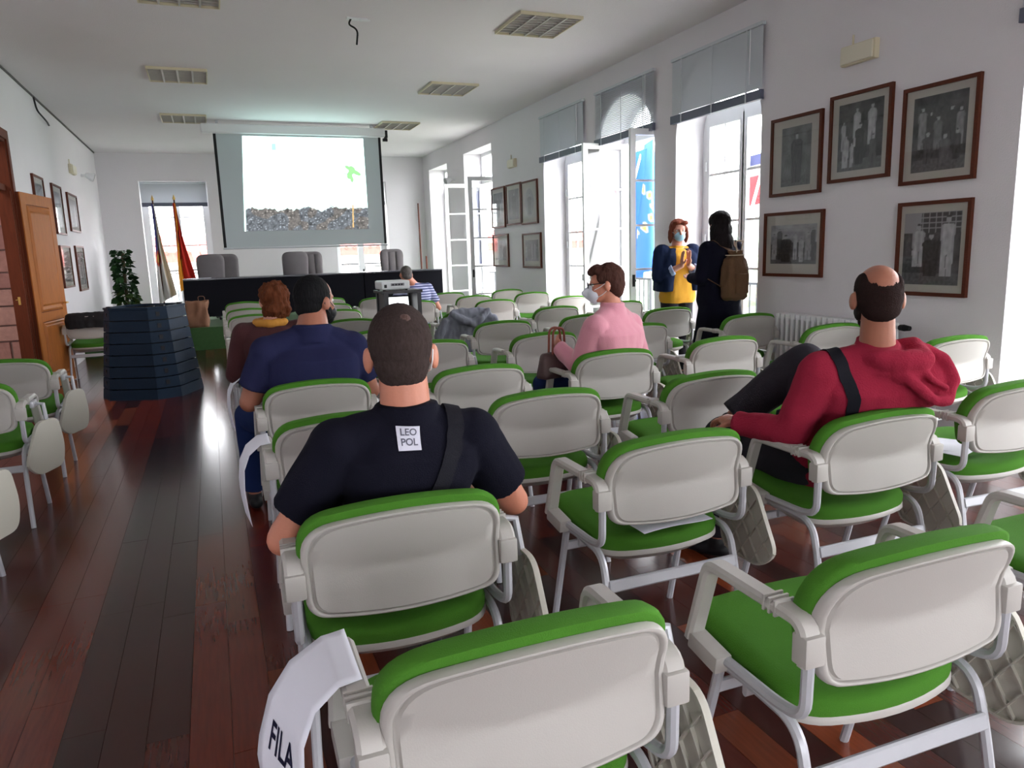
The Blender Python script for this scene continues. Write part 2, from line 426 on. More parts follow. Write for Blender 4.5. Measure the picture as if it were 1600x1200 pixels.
def back_blind(a, b, z1, z0, label):
    r = empty('venetian_blind', ((a+b)/2, YB+.1, z0), PI/2, label, 'blind', 'venetian blinds on the back wall'); h = (b-a)/2-.02
    obj('headrail', B(-.02, .02, -h, h, z1-z0-.03, z1-z0), BLINDM, r)
    bm = nb(); n = int((z1-z0-.1)/.021)
    for i in range(n):
        zz = z1-z0-.045-i*.021; vs_ = [bm.verts.new(p) for p in ((-.004, -h, zz-.012), (-.004, h, zz-.012), (.004, h, zz+.012), (.004, -h, zz+.012))]; bm.faces.new(vs_)
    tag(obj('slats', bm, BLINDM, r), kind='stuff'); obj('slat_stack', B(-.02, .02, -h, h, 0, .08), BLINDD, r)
back_blind(BW[0][0], BW[0][1], BW[0][3]-.01, sz(2.62), 'pale blind lowered over the top of the back window behind the flags')
back_blind(BW[1][0], BW[1][1], BW[1][3]-.01, sz(2.62), 'pale blind over the back window hidden behind the projection screen')

# ---------------------------------------------------------------- wooden door on the left and the stone hallway behind it
DOORW = mat('varnished_door_wood', (.34, .11, .022), .45, var=.35, vscale=6, stretch=(8, 8, 1), spec=.15)
DARKW = mat('dark_door_wood', (.11, .024, .009), .5, var=.35, vscale=6, stretch=(8, 8, 1), spec=.15)
BRASS = mat('brass', (.75, .50, .16), .3, metal=1)
def door():
    z1 = sz(2.31); w = 1.04; hy = DY1+.03
    r = empty('door_1', (XL+.03, hy, 0), math.radians(-8)); tag(r, kind='structure'); r.rotation_euler = (0, 0, math.radians(82)); 
    # leaf runs along local +x, faces the room towards local -y
    t = .045
    obj('door_slab', B(0, w, -t/2, t/2, .01, z1), DARKW, r)
    for nm, (a, b, c, d) in {'upper_panel': (.16, .88, .95, z1-.14), 'lower_panel': (.16, .88, .14, .82)}.items():
        bm = nb(); pillow(bm, [(a, c), (b, c), (b, d), (a, d)], lambda u, v, q: V((u, -t/2-.012-q, v)), [(1, 0), (.96, .012), (.9, .002), (.86, .014), (0, .014)], [(1, -.01), (0, -.01)])
        obj(nm, bm, DOORW, r)
    fr = nb()
    for q in ((0, .15, .01, z1), (.89, w, .01, z1), (.15, .89, .01, .13), (.15, .89, .83, .94), (.15, .89, z1-.13, z1)): box(fr, q[0], q[1], -t/2-.012, -t/2, q[2], q[3])
    obj('door_rails', fr, DOORW, r)
    obj('handle', tube(nb(), fillet([(.95, -.03, 1.02), (.95, -.09, 1.02), (.85, -.09, 1.02)], .02), .011, 8), BRASS, r)
    # casing and jamb lining
    c = nb(); box(c, XL, XL+.02, DY1-.0, DY1+.10, 0, DZ+.1); box(c, XL, XL+.02, DY0-.1, DY0, 0, DZ+.1); box(c, XL, XL+.02, DY0, DY1, DZ, DZ+.1)
    tag(obj('trim_1', c, DARKW), kind='structure')
    c = nb(); box(c, XL-.14, XL, DY1-.03, DY1, 0, DZ); box(c, XL-.14, XL, DY0, DY0+.03, 0, DZ); box(c, XL-.14, XL, DY0+.03, DY1-.03, DZ-.03, DZ); box(c, XL-.11, XL-.05, DY0+.03, DY1-.03, z1, z1+.07)
    tag(obj('trim_2', c, DARKW), kind='structure')
    r2 = empty('door_2', (XL-.07, DY1-.05, 0), 0); tag(r2, kind='structure')
    obj('door_slab', B(-.065, .065, -.03, .01, .01, z1), DARKW, r2)
    bm = nb(); box(bm, -.012, .012, -.034, -.03, 1.06, 1.15); tube(bm, [(0, -.034, 1.12), (0, -.05, 1.12), (-.03, -.055, 1.118)], .005, 8)
    obj('handle', bm, BRASS, r2)
    # hallway
    hx = XL-2.4
    tag(obj('floor_hall', B(hx, XL-.141, DY0-2, DY1+1.5, -.1, -.002), mat('hall_floor', (.16, .07, .04), .4)), kind='structure')
    tag(obj('ceiling_hall', B(hx, XL-.141, DY0-2, DY1+1.5, ZC, ZC+.1), CEILM), kind='structure')
    wl = tag(obj('wall_hall', B(hx, XL-.141, DY1+.95, DY1+1.05, 0, ZC), mat('stone_mortar', (.34, .25, .23), .95, bump=.5, bscale=30)), kind='structure')
    tag(obj('wall_hall_side', B(hx-.1, hx, DY0-2, DY1+1.5, 0, ZC), PLASTER), kind='structure')
    tag(obj('wall_hall_near', B(hx, XL-.141, DY0-2.1, DY0-2, 0, ZC), PLASTER), kind='structure')
    sm = [mat('pink_stone_%d' % i, c, .9, bump=.8, bscale=25, var=.25, vscale=18) for i, c in enumerate([(.46, .25, .22), (.40, .21, .19), (.52, .31, .27)])]
    rn = random.Random(5); z = .02
    while z < 3.3:
        h = rn.uniform(.18, .3); x = XL-.16
        while x > XL-1.3:
            w_ = rn.uniform(.25, .5)
            bm = B(x-w_+.012, x-.012, DY1+.91+rn.uniform(0, .02), DY1+.96, z+.01, z+h-.01, bev=.008)
            obj('stone', bm, rn.choice(sm), wl); x -= w_
        z += h
    l = bpy.data.lights.new('hall_fill_light', 'AREA'); l.energy = 45; l.size = 1.0; l.color = (1, .9, .82)  # unseen fill lamp, added to brighten the hallway
    o = bpy.data.objects.new('hall_fill_light', l); C.objects.link(o); o.location = (XL-1.2, DY0+.6, ZC-.3)
door()

# ---------------------------------------------------------------- tablet chair
def chair_parts():
    P = []   # (name, mesh, material, parent index or None)
    def add(name, bm, m, angle=40):
        me = bpy.data.meshes.new(name); bm.normal_update(); bm.to_mesh(me); bm.free(); me.materials.append(m)
        for p in me.polygons: p.use_smooth = True
        try: me.set_sharp_from_angle(angle=math.radians(angle))
        except Exception: pass
        P.append((name, me)); return me
    def backmap(off):
        def f(u, v, d):
            crease = .69 + .35*u*u
            y = -.252 + .12*(min(v, crease)-.575)
            if v > crease: y -= (v-crease)*.40
            y += .16*u*u
            return V((u, y + off - d, v))
        return f
    out = dens(roundpoly([(-.274, .822), (-.266, .578), (.266, .578), (.274, .822)][::-1], [.085, .045, .045, .085], 7), .03)
    def bow(p, k=.03): return (p[0], p[1] + (k*(1-(p[0]/.262)**2) if p[1] > .7 else (-.022*(1-(p[0]/.264)**2) if p[1] < .62 else 0)))
    shell = [bow(p) for p in out]
    bm = nb(); pillow(bm, shell, backmap(0), [(1, 0), (.985, .012), (.962, .014), (.945, .013), (.932, .004), (.915, .004), (.90, .013)]+[(.82-.08*k, .013) for k in range(10)]+[(0, .013)], [(1, -.012), (.5, -.012), (0, -.012)])
    add('backrest_shell', bm, BEIGE, 60)
    cush = [((x*1.03), .578+(z-.578)*1.09 if z > .66 else z+.02) for x, z in shell]
    bm = nb(); pillow(bm, cush, backmap(.013), [(1, -.018), (.985, -.002), (.95, .0), (0, .0)], [(1, -.03), (.985, -.052), (.93, -.066), (.8, -.074), (.5, -.08), (0, -.082)])
    add('backrest_cushion', bm, GREEN, 80)
    so = dens(roundpoly([(-.25, .26), (-.262, -.155), (.262, -.155), (.25, .26)], [.07, .09, .09, .07], 7), .04)
    so = [(x, y - (.055*(1-(x/.262)**2) if y < -.1 else 0) + (.02*(1-(x/.26)**2) if y > .2 else 0)) for x, y in so]
    def sm(u, v, d): return V((u, v, .505 + d + .02*(v/.25) - (.03*math.exp(-((u/.17)**2)-((v+.02)/.17)**2) if d > 0 else 0)))
    bm = nb(); pillow(bm, so, sm, [(1, -.045), (1.01, -.035), (1.012, -.015), (.99, .002), (.93, .012), (.8, .015), (.5, .015), (.25, .015), (0, .015)], [(1, -.05), (0, -.05)])
    add('seat', bm, GREEN, 80)
    bm = nb(); pillow(bm, so, lambda u, v, d: V((u, v, .455+d+.02*(v/.25))), [(1.0, .006), (.5, .006), (0, .006)], [(1.015, 0), (1.015, -.012), (.97, -.02), (.85, -.045), (0, -.05)])
    add('seat_pan', bm, BEIGE, 40)
    for s in (-1, 1):
        x = s*.290
        pts = fillet([(x, -.235, .63), (x, -.235, .722), (x, .10, .722), (x+s*.006, .165, .495)], [0, .045, .035, 0], 5)
        bm = nb(); bar(bm, pts, .05, .028, (1, 0, 0))
        box(bm, x-.026, x+.026, -.256, -.212, .632, .70, bev=.006)
        for k in range(3): box(bm, x-.0265, x+.0265, -.16+k*.018, -.154+k*.018, .706, .742)
        bx = nb(); Mx = Matrix.Translation((x+s*.004, .115, .487)) @ Matrix.Rotation(math.radians(8), 4, 'X')
        box(bm, -.024, .024, -.075, .045, -.022, .024, Mx, .006)
        add('armrest', bm, BEIGE, 40)
        bm = nb(); tube(bm, fillet([(x, -.235, .64), (x, -.232, .505), (x-s*.004, -.15, .487), (x-s*.008, .08, .485)], [0, .05, .05, 0], 5), .0135, 8)
        add('arm_tube', bm, METAL)
        xl = s*.268
        bm = nb(); tube(bm, fillet([(xl+s*.008, .205, 0), (xl, .085, .455), (xl, .03, .462), (xl, -.03, .462)], [0, .05, .02, 0], 5), .0135, 8)
        add('leg', bm, METAL)
        bm = nb(); tube(bm, fillet([(xl, -.03, .462), (xl, -.19, .455), (xl, -.225, .33), (xl+s*.012, -.285, 0)], [0, .08, .10, 0], 7), .0135, 8)
        add('leg', bm, METAL)
    bm = nb(); bar(bm, [(-.262, -.228, .345), (.262, -.228, .345)], .042, .018, (0, .25, 1)); add('crossbar', bm, METAL)
    bm = nb(); bar(bm, [(-.262, .115, .37), (.262, .115, .37)], .035, .016, (0, .1, 1)); add('crossbar', bm, METAL)
    bm = nb(); bar(bm, [(-.262, .0, .425), (.262, .0, .425)], .03, .016, (0, 0, 1)); add('seat_brace', bm, METAL)
    # writing tablet, folded down outside the right arm
    T = Matrix.Translation((.385, -.02, 0)) @ Matrix.Rotation(math.radians(3), 4, 'Z')
    poly = [(-.165, .60), (.0, .60), (.03, .42), (.0, .30), (-.20, .285), (-.285, .36)]
    rp = roundpoly(poly, [.05, .05, .06, .05, .05, .05], 5)
    f = lambda u, v, d: T @ V((d, u, v))
    bm = nb(); pillow(bm, dens(rp, .05), f, [(1, .0), (.985, .007), (.9, .009), (0, .009)], [(1, -.012), (.95, -.012), (.945, 0), (0, 0)])
    add('writing_tablet', bm, BEIGE2, 40)
    bm = nb(); pol = [V((a, b, 0)) for a, b in poly]; cxy = sum(pol, V())/len(pol); pol = [cxy+(p-cxy)*.95 for p in pol]
    for sg in (1, -1):
        c = -1.2
        while c < 1.2:
            # line u*.8 + sg*v*.6 = c
            hits = []
            for i in range(len(pol)):
                a, b = pol[i], pol[(i+1) % len(pol)]; fa = a.x*.83+sg*a.y*.56-c; fb = b.x*.83+sg*b.y*.56-c
                if fa*fb < 0: hits.append(a+(b-a)*(fa/(fa-fb)))
            if len(hits) == 2:
                a, b = hits; d = (b-a).normalized(); n = V((-d.y, d.x, 0))*.0022
                q = [a+n, b+n, b-n, a-n]; prism(bm, [(p.x, p.y) for p in q], f, -.0105, .001)
            c += .062
    add('tablet_ribs', bm, BEIGE2, 30)
    bm = nb(); tube(bm, [(.30, -.06, .70), (.375, -.08, .69), (.385, -.10, .58)], .012, 8); box(bm, .312, .335, -.12, -.02, .675, .715, bev=.006); add('tablet_hinge', bm, METAL)
    return P
CHP = chair_parts()
NCH = [0]
def chair(x, ytop, label, group='tablet chairs in the hall', rz=0, name='tablet_chair', swing=0):
    r = empty(name, (x+.01, ytop+.27, 0), rz, label, 'chair', group)
    tab = None
    for nm, me in CHP:
        o = bpy.data.objects.new(nm, me); C.objects.link(o)
        if nm == 'tablet_ribs': o.parent = tab
        else: o.parent = r
        if nm == 'writing_tablet':
            tab = o
            if swing: o.matrix_local = Matrix.Translation((.385, -.10, 0)) @ Matrix.Rotation(math.radians(swing), 4, 'Z') @ Matrix.Translation((-.385, .10, 0))
    return r
ROWN = ['row nearest the camera'] + [n+' row from camera' for n in ('second', 'third', 'fourth', 'fifth', 'sixth', 'seventh', 'eighth', 'ninth')] + ['row farthest from camera']
COLN = ['aisle end', 'second from aisle', 'third from aisle', 'fourth from aisle', 'window end']
ROWS = [
 [(.452, 1.07), (1.36, 1.05), (2.44, 1.10)],
 [(.41, 1.83), (1.42, 2.06), (2.27, 1.97), (3.22, 2.10)],
 [(.43, 2.97), (1.37, 3.0), (2.285, 3.0), (3.2, 3.0), (4.38, 3.28)],
 [(.45, 3.87), (1.34, 3.87), (2.29, 3.99), (3.22, 4.12), (4.35, 4.28)],
 [(.42, 4.85), (1.45, 5.2), (2.33, 5.15), (3.23, 5.25), (4.45, 5.35)],
 [(.38, 6.2), (1.30, 6.25), (2.42, 6.25), (3.30, 6.3), (4.30, 6.42)],
 [(.38, 7.45), (1.26, 7.5), (2.50, 7.55), (3.52, 7.45), (4.45, 7.6)],
 [(.39, 8.95), (1.36, 8.95), (3.42, 9.1), (4.45, 8.95)],
 [(.39, 10.1), (1.45, 10.15), (2.52, 9.75), (3.50, 10.2), (4.42, 10.2)],
 [(.41, 11.7), (1.6, 11.6), (2.25, 11.0), (3.45, 11.3), (4.46, 11.3)],
]
EXTRA = {(0, 0): ', row sign on arm', (0, 1): ', empty', (1, 0): ', man in black on it', (1, 1): ', sheet on seat', (1, 2): ', man in red on it',
 (1, 3): ', papers on seat', (3, 0): ', man in navy on it', (3, 2): ', woman in pink on it', (4, 0): ', curly-haired person on it', (6, 2): ', grey hoodie over it', (8, 2): ', striped shirt on it'}
for ri, row in enumerate(ROWS):
    for ci, (x, y) in enumerate(row):
        cn = ci
        if len(row) == 4 and ri == 7 and ci >= 2: cn = ci+1
        chair(x, y, 'green tablet chair, %s, %s%s' % (COLN[cn], ROWN[ri], EXTRA.get((ri, ci), '')), 'tablet chairs right of the aisle', rz=random.uniform(-.03, .03))
chair(-1.40, 5.97, 'green and beige tablet chair on the left side, in front of the wooden door', 'tablet chairs left of the aisle', swing=-32)
chair(-1.385, 4.86, 'green and beige tablet chair at the left edge, second from the camera', 'tablet chairs left of the aisle', swing=-32)
chair(-1.38, 3.66, 'green and beige tablet chair cut off by the left edge, only a leg showing', 'tablet chairs left of the aisle', swing=-32)
chair(-1.50, 10.7, 'green and beige tablet chair behind the door with a black jacket over it', 'tablet chairs left of the aisle', swing=-32)
chair(-1.18, 12.0, 'green and beige tablet chair behind the compost bin by the potted plant', 'tablet chairs left of the aisle', swing=-32)
#@@PART2
# ---------------------------------------------------------------- dais, tables and high-backed chairs
DZ0 = .38; DYF = 13.5
tag(obj('floor_dais', B(XL+.002, XR-.002, DYF, YB-.002, .001, DZ0), mat('green_carpet', (.045, .12, .035), .95, bump=.5, bscale=300, var=.2, vscale=20)), kind='structure')
TBL = mat('black_table_laminate', (.006, .006, .010), .75, spec=.12)
def table(x0, x1, label):
    r = empty('conference_table', ((x0+x1)/2, 14.0, DZ0), 0, label, 'table', 'black tables on the dais'); h = (x1-x0)/2-.004
    obj('tabletop', B(-h, h, -.02, .72, .775, .80, bev=.004), mat('table_top', (.06, .06, .075), .25), r)
    obj('front_panel', B(-h, h, 0, .02, .14, .774), TBL, r)
    for s in (-1, 1): obj('side_panel', B(s*h-.02 if s > 0 else -h, h if s > 0 else -h+.02, .021, .68, .12, .774), TBL, r)
    for s in (-1, 1):
        for y in (.05, .6): obj('leg', B(s*(h-.12)-.03, s*(h-.12)+.03, y-.03, y+.03, 0, .12 if y < .1 else .774), TBL, r)
table(-.465, 2.64, 'long black conference table on the left of the dais')
table(2.65, 4.17, 'shorter black conference table at the right end of the dais')
tag(obj('paper_sheet', B(-.40, .0, 14.1, 14.45, DZ0+.801, DZ0+.806), PAPER), 'white paper sheets lying at the left end of the long black table', 'paper')
EXF = mat('grey_upholstery', (.15, .135, .14), .85, bump=.3, bscale=200, var=.1)
def exec_chair(x, y, label, rz=0):
    r = empty('executive_chair', (x, y, DZ0), PI+rz, label, 'chair', 'high-backed chairs behind the tables')
    out = dens(roundpoly([(-.25, 1.22), (-.225, .55), (.225, .55), (.25, 1.22)][::-1], [.14, .05, .05, .14], 6), .05)
    f = lambda u, v, d: V((u, -.25-(v-.55)*.12+.25*u*u*1.5-d, v))
    bm = nb(); pillow(bm, out, f, [(1, 0), (.96, .03), (.8, .04), (0, .045)], [(1, -.01), (.96, -.04), (.8, -.055), (0, -.06)]); obj('backrest', bm, EXF, r, smooth=True)
    for u in (-.155, 0, .155):
        bm = nb(); tube(bm, [f(u, .62, -.055), f(u, .9, -.06), f(u, 1.16, -.045)], .072, 10, .03); obj('back_channel', bm, EXF, r, smooth=True)
    bm = nb(); pillow(bm, dens(roundpoly([(-.25, -.24), (-.25, .25), (.25, .25), (.25, -.24)], .07, 5), .06), lambda u, v, d: V((u, v, .42+d)), [(1, 0), (.97, .05), (.8, .075), (0, .08)], [(1, -.03), (0, -.04)]); obj('seat', bm, EXF, r, smooth=True)
    for s in (-1, 1):
        bm = nb(); bar(bm, fillet([(s*.28, -.22, .62), (s*.28, .15, .66), (s*.28, .18, .42), (s*.2, .1, .40)], .05), .05, .03, (1, 0, 0)); obj('armrest', bm, BLACK, r)
    obj('column', tube(nb(), [(0, 0, .05), (0, 0, .4)], .03, 10), BLACK, r)
    bm = nb()
    for k in range(5): a = 2*PI*k/5; tube(bm, [(0, 0, .09), (.28*math.cos(a), .28*math.sin(a), .05)], .02, 6); ell(bm, (.28*math.cos(a), .28*math.sin(a), .028), (.028, .028, .028), seg=8)
    obj('star_base', bm, BLACK, r)
exec_chair(-.02, 15.25, 'grey high-backed chair leftmost behind the long black table', PI+.1)
exec_chair(.30, 15.75, 'grey high-backed chair second from left, beside the leftmost one', PI-.1)
exec_chair(1.50, 15.15, 'grey high-backed chair under the screen, left one of the middle pair', PI+.05)
exec_chair(1.97, 15.95, 'grey high-backed chair under the screen, right one of the middle pair', 0)
exec_chair(3.52, 15.3, 'pale grey high-backed chair at the right, in front of the bright back window', -.1)

# ---------------------------------------------------------------- projection screen
def soil(u, v):
    n = noise.noise(V((u*28, v*22, 3))); n2 = noise.noise(V((u*70, v*60, 9))); n3 = noise.noise(V((u*9, v*7, 1)))
    g = .085+.06*n+.05*n2; w = (1.05, .98, .92) if n3 > .1 else (.90, 1.0, 1.12)
    if n2 > .45: g += .16
    return tuple(max(.02, g*c) for c in w)
def slide(u, v):
    top = .235+.045*noise.noise(V((u*9, 0, 5)))+.022*noise.noise(V((u*40, 0, 7)))
    if u < .012: return (1, 1, 1)
    if abs(u-.875+(.25-v)*.03) < .006+.012*max(0, v-.18) and .02 < v < .27: return (.42, .28, .12)
    if v < top: return soil(u, v)
    if .68 < u < .73 and abs(v-(.275-(u-.68)*.8)) < .006: return (.12, .11, .11)
    if .23 < u < .265 and .86 < v < .93: return (.27, .44, .42)
    if .11 < u < .21 and abs(v-.885) < .006: return (.36, .44, .43)
    du, dv = u-.885, v-.63
    for (a, b, ra, rb, an) in ((0, .025, .03, .045, .2), (.03, .0, .055, .022, -.6), (-.02, -.03, .024, .045, -.2), (-.005, -.07, .014, .04, .1), (-.025, .045, .04, .018, -.7)):
        x, y = du-a, dv-b; xr = x*math.cos(an)+y*math.sin(an); yr = -x*math.sin(an)+y*math.cos(an)
        if (xr/ra)**2+(yr/rb)**2 < 1: return (.20, .42, .18)
    if -.07 < du < -.03 and abs(dv+.02) < .004: return (.08, .12, .08)
    return (1, 1, 1)
def screen():
    y = 13.6
    r = empty('projection_screen', (1.64, y, 1.66), 0, 'large roll-down projection screen showing a white slide with dark soil and a sprout', 'screen')
    L = Matrix.Translation(V((-1.64, -y, -1.66)))
    f = lambda x, yy, z: L @ V((x, yy, z))
    cloth = mat('screen_cloth', (.50, .56, .58), .7)
    bm = nb(); box(bm, .29, 2.98, y-.002, y+.002, 1.69, 3.54, L); obj('screen_cloth', bm, cloth, r)
    for a, b in ((.245, .2895), (2.9805, 3.025)): bm = nb(); box(bm, a, b, y-.003, y+.003, 1.69, 3.54, L); obj('black_border', bm, BLACK, r)
    bm = nb(); tube(bm, [f(.235, y, 1.675), f(3.035, y, 1.665)], .014, 8); obj('bottom_bar', bm, BLINDM, r)
    bm = nb(); box(bm, .07, 3.10, y-.07, y+.07, 3.545, 3.69, L, bev=.02); obj('housing', bm, WHITE, r)
    for x in (.3, 2.85): bm = nb(); box(bm, x, x+.04, y-.03, y+.03, 3.69, ZC, L); obj('ceiling_bracket', bm, METAL, r)
    bm = nb(); box(bm, 3.10, 3.15, y-.05, y+.05, 3.53, 3.66, L, bev=.01); box(bm, 3.06, 3.14, y-.06, y-.0, 3.47, 3.52, L); obj('end_cap', bm, BLACK, r)
    q = [V((.598, y-.006, 1.955)), V((2.717, y-.006, 1.955)), V((2.712, y-.006, 3.515)), V((.700, y-.006, 3.512))]
    ff = lambda u, v: L @ (q[0]*(1-u)*(1-v)+q[1]*u*(1-v)+q[2]*u*v+q[3]*(1-u)*v)
    grid_mesh('projected_slide', ff, 300, 230, lambda u, v: (.66, 1, .92) if slide(u, v) == (1, 1, 1) else tuple(.69*c for c in slide(u, v)), attr_mat('slide_light', emit=3.2), r)
screen()

# ---------------------------------------------------------------- ceiling fittings
LV = mat('louvre_enamel', (.42, .40, .37), .5)
def troffer(cx, cy, label):
    w, d = .335, .355
    r = empty('ceiling_light', (cx, cy, ZC), 0, label, 'light', 'recessed ceiling lights')
    bm = nb(); t = .012
    box(bm, -w, w, -d, -d+t, -.03, 0); box(bm, -w, w, d-t, d, -.03, 0); box(bm, -w, -w+t, -d+t, d-t, -.03, 0); box(bm, w-t, w, -d+t, d-t, -.03, 0); obj('frame', bm, CREAMB, r)
    obj('backing_plate', B(-w+t, w-t, -d+t, d-t, -.008, -.001), LV, r)
    for k in range(1, 4): x = -w+2*w*k/4; obj('divider', B(x-.009, x+.009, -d+t, d-t, -.029, -.009), LV, r)
    for c in range(4):
        bm = nb(); xa = -w+2*w*c/4+.012; xb = xa+2*w/4-.024
        for k in range(1, 9): yy = -d+2*d*k/9; box(bm, xa, xb, yy-.004, yy+.004, -.024, -.009)
        tag(obj('louvre', bm, LV, r), kind='stuff')
for cx, cy, lb in ((-.14, 10.1, 'unlit recessed ceiling light, middle one of the left column'), (-.16, 13.05, 'unlit recessed ceiling light at far left, nearest the screen housing'), (-.03, 7.05, 'unlit recessed ceiling light cut off by the top edge of the photo'),
                   (3.22, 7.12, 'unlit recessed ceiling light, nearest and largest of the right column'), (3.21, 10.1, 'unlit recessed ceiling light, middle one of the right column'), (3.21, 13.1, 'unlit recessed ceiling light beside the right end of the screen housing')):
    p = S(cx, cy, 3.68); troffer(p.x, p.y, lb)
p = S(1.5, 7.42, 3.68)
r = empty('ceiling_cable', (p.x, p.y, ZC), 0, 'black cable dangling from a small bracket on the ceiling', 'cable')
obj('bracket', box(B(-.10, .10, -.03, .03, -.012, 0), .02, .12, -.035, .0, -.02, -.0121), WHITE, r)
bm = nb(); tube(bm, fillet([(-.06, 0, -.005), (-.09, 0, -.06), (.0, 0, -.10), (-.02, 0, -.24)], .05), .009, 8); obj('cable', bm, BLACK, r)
bm = nb(); tube(bm, fillet([(XL+.012, 12.1, sz(3.67)), (XL+.03, 12.1, sz(3.5)), (XL+.07, 12.5, sz(3.42)), (XL+.02, 12.95, sz(3.44))], .1), .012, 8)
tag(obj('wall_cable', bm, BLACK), 'black cable loop hanging high on the left wall', 'cable')

# ---------------------------------------------------------------- framed photographs
GROUPS = {2: [(.18, .05, .55, .085, .40), (.12, .3, .75, .06, .34), (.42, .35, .93, .09, .42), (.76, .35, .95, .10, .40), (.50, .08, .70, .11, .03), (.80, .05, .50, .08, .10), (.33, .05, .42, .05, .36)],
 3: [(.18, .30, .88, .09, .22), (.34, .3, .80, .07, .05), (.48, .28, .74, .09, .16), (.72, .32, .84, .09, .05), (.88, .3, .80, .08, .24), (.30, .1, .55, .10, .07), (.62, .1, .50, .11, .12), (.84, .12, .52, .08, .05)],
 4: [(.08, .1, .78, .07, .30), (.20, .1, .9, .06, .05), (.34, .05, .75, .13, .03), (.55, .1, .80, .05, .42), (.68, .05, .65, .06, .38), (.82, .1, .8, .08, .30), (.93, .08, .9, .05, .06)],
 5: [(.27, .25, .86, .12, .40), (.78, .12, .96, .13, .44), (.50, .12, .74, .15, .025)]}
def photo_fn(seed, kind):
    rn = random.Random(seed)
    if kind == 'single': figs = [(.52, .05, .90, .20, .055)]
    elif kind == 'oval': figs = [(.5, .12, .80, .18, .07)]
    else: figs = GROUPS.get(seed) or [((i+.5)/5+rn.uniform(-.05, .05), rn.uniform(.0, .2), rn.uniform(.55, .9), rn.uniform(.06, .09), rn.choice((.03, .22, .34, .05))) for i in range(5)]
    def fn(u, v):
        n = noise.noise(V((u*6, v*6, seed))); n2 = noise.noise(V((u*24, v*24, seed)))
        g = (.045 if kind != 'single' else .11)+.05*n+.03*n2
        if seed == 4 and v > .55: g += .22+.1*n
        if seed == 5 and v > .72 and (u*9) % 1 > .12 and (v*14) % 1 > .15 and .3 < u: g = .04
        elif seed == 5 and v > .72: g = .26
        if v < .16: g = .09+.05*n2
        if kind == 'oval':
            if ((u-.5)/.38)**2+((v-.5)/.44)**2 > 1: return (.44, .42, .40)
            g = .20+.05*n
        for cx, b, t, w, tone in figs:
            h = t-b; hr = min(.055, w*.42); hy = t-hr*1.1; sh = t-2.15*hr
            if b < v < sh:
                k = (v-b)/(sh-b); x = abs(u-cx+.15*w*n); ww = w*(min(1, (1-k)*9+.25)**.5)*(.72+.28*k if k > .45 else .86-.25*(.45-k))
                if x < ww: g = tone*(.85+.35*noise.noise(V((u*16, v*10, seed+2))))+.02*n2
                if k > .45 and x > ww*.72 and x < ww: g *= .8
                if k < .42 and x < w*.06: g *= .4
            if ((u-cx)/(hr*.8))**2+((v-hy)/hr)**2 < 1: g = .30+.05*n2 if v < hy+hr*.35 else .04
        g = max(.012, min(.6, g*1.2)); return (g*1.0, g*.97, g*1.03)
    return fn
MATB = mat('photo_mount', (.50, .46, .42), .8)
def picture(wall, ya, yb, z0, z1, label, seed, kind='group', mount=.13, win=None, grp='framed photographs on the right wall'):
    w = (yb-ya)/2*K; zc = sz((z0+z1)/2); h = (z1-z0)/2*K; yc = (ya+yb)/2*K
    side = -1 if wall == 'R' else 1; X = XR-.001 if wall == 'R' else XL+.001
    r = empty('framed_photograph', (X, yc, zc), -PI/2 if side < 0 else PI/2, label, 'picture', grp)   # local: x along the wall, -y... out of the wall = local -y
    t = .028; D = .03
    # local frame: x right, y into the wall, z up
    bm = nb(); box(bm, -w, w, -D, 0, -h, -h+t); box(bm, -w, w, -D, 0, h-t, h); box(bm, -w, -w+t, -D, 0, -h+t, h-t); box(bm, w-t, w, -D, 0, -h+t, h-t)
    obj('frame', bm, FRAMEW, r)
    obj('mount', B(-w+t, w-t, -.014, -.002, -h+t, h-t), MATB, r)
    a, b, c, d = win if win else (mount, mount, mount, mount)   # left, right, bottom, top margins as fractions
    x0, x1, y0, y1 = -w+2*w*a, w-2*w*b, -h+2*h*c, h-2*h*d
    grid_mesh('photograph', lambda u, v: V((x0+(x1-x0)*u, -.0155, y0+(y1-y0)*v)), 60, 70, photo_fn(seed, kind), PHOTOM, r)
    obj('glass', B(-w+t, w-t, -.0225, -.021, -h+t, h-t), GLASS, r)
    r.rotation_euler = (0, 0, PI/2 if side > 0 else -PI/2)
PHOTOM = attr_mat('photo_print', rough=.35)
picture('R', 4.945, 5.55, 1.89, 2.56, 'tall framed photograph of one dark figure, top left of the large group', 1, 'single', win=(.22, .2, .12, .14))
picture('R', 4.265, 4.864, 1.95, 2.625, 'framed group photograph with pale figures, top middle of the large wall group', 2, win=(.15, .13, .12, .12))
picture('R', 3.577, 4.168, 1.87, 2.545, 'framed dark group photograph at top right, nearest the camera', 3, win=(.15, .14, .12, .12))
picture('R', 4.89, 5.608, 1.184, 1.752, 'framed photograph of a seated group at bottom left of the large wall group', 4, win=(.12, .1, .2, .2))
picture('R', 3.575, 4.158, 1.075, 1.747, 'framed photograph of two standing men, right of the bald man\'s head', 5, win=(.1, .12, .12, .12))
for k, (a, b, c, d, lb, kd) in enumerate(((12.13, 12.77, 1.888, 2.58, 'small framed photograph, top left of the far right-wall group', 'group'), (11.41, 12.05, 1.91, 2.58, 'small framed photograph, top middle of the far right-wall group', 'single'),
        (10.75, 11.39, 1.895, 2.567, 'small framed oval portrait, top right of the far right-wall group', 'oval'), (12.03, 12.77, 1.214, 1.777, 'small framed photograph, bottom left of the far right-wall group', 'group'), (10.66, 11.39, 1.205, 1.754, 'small framed photograph, bottom right of the far right-wall group', 'group'))):
    picture('R', a, b, c, d, lb, 10+k, kd, win=(.15, .15, .14, .14) if c > 1.5 else (.14, .14, .2, .2), grp='small framed photographs between the far windows')
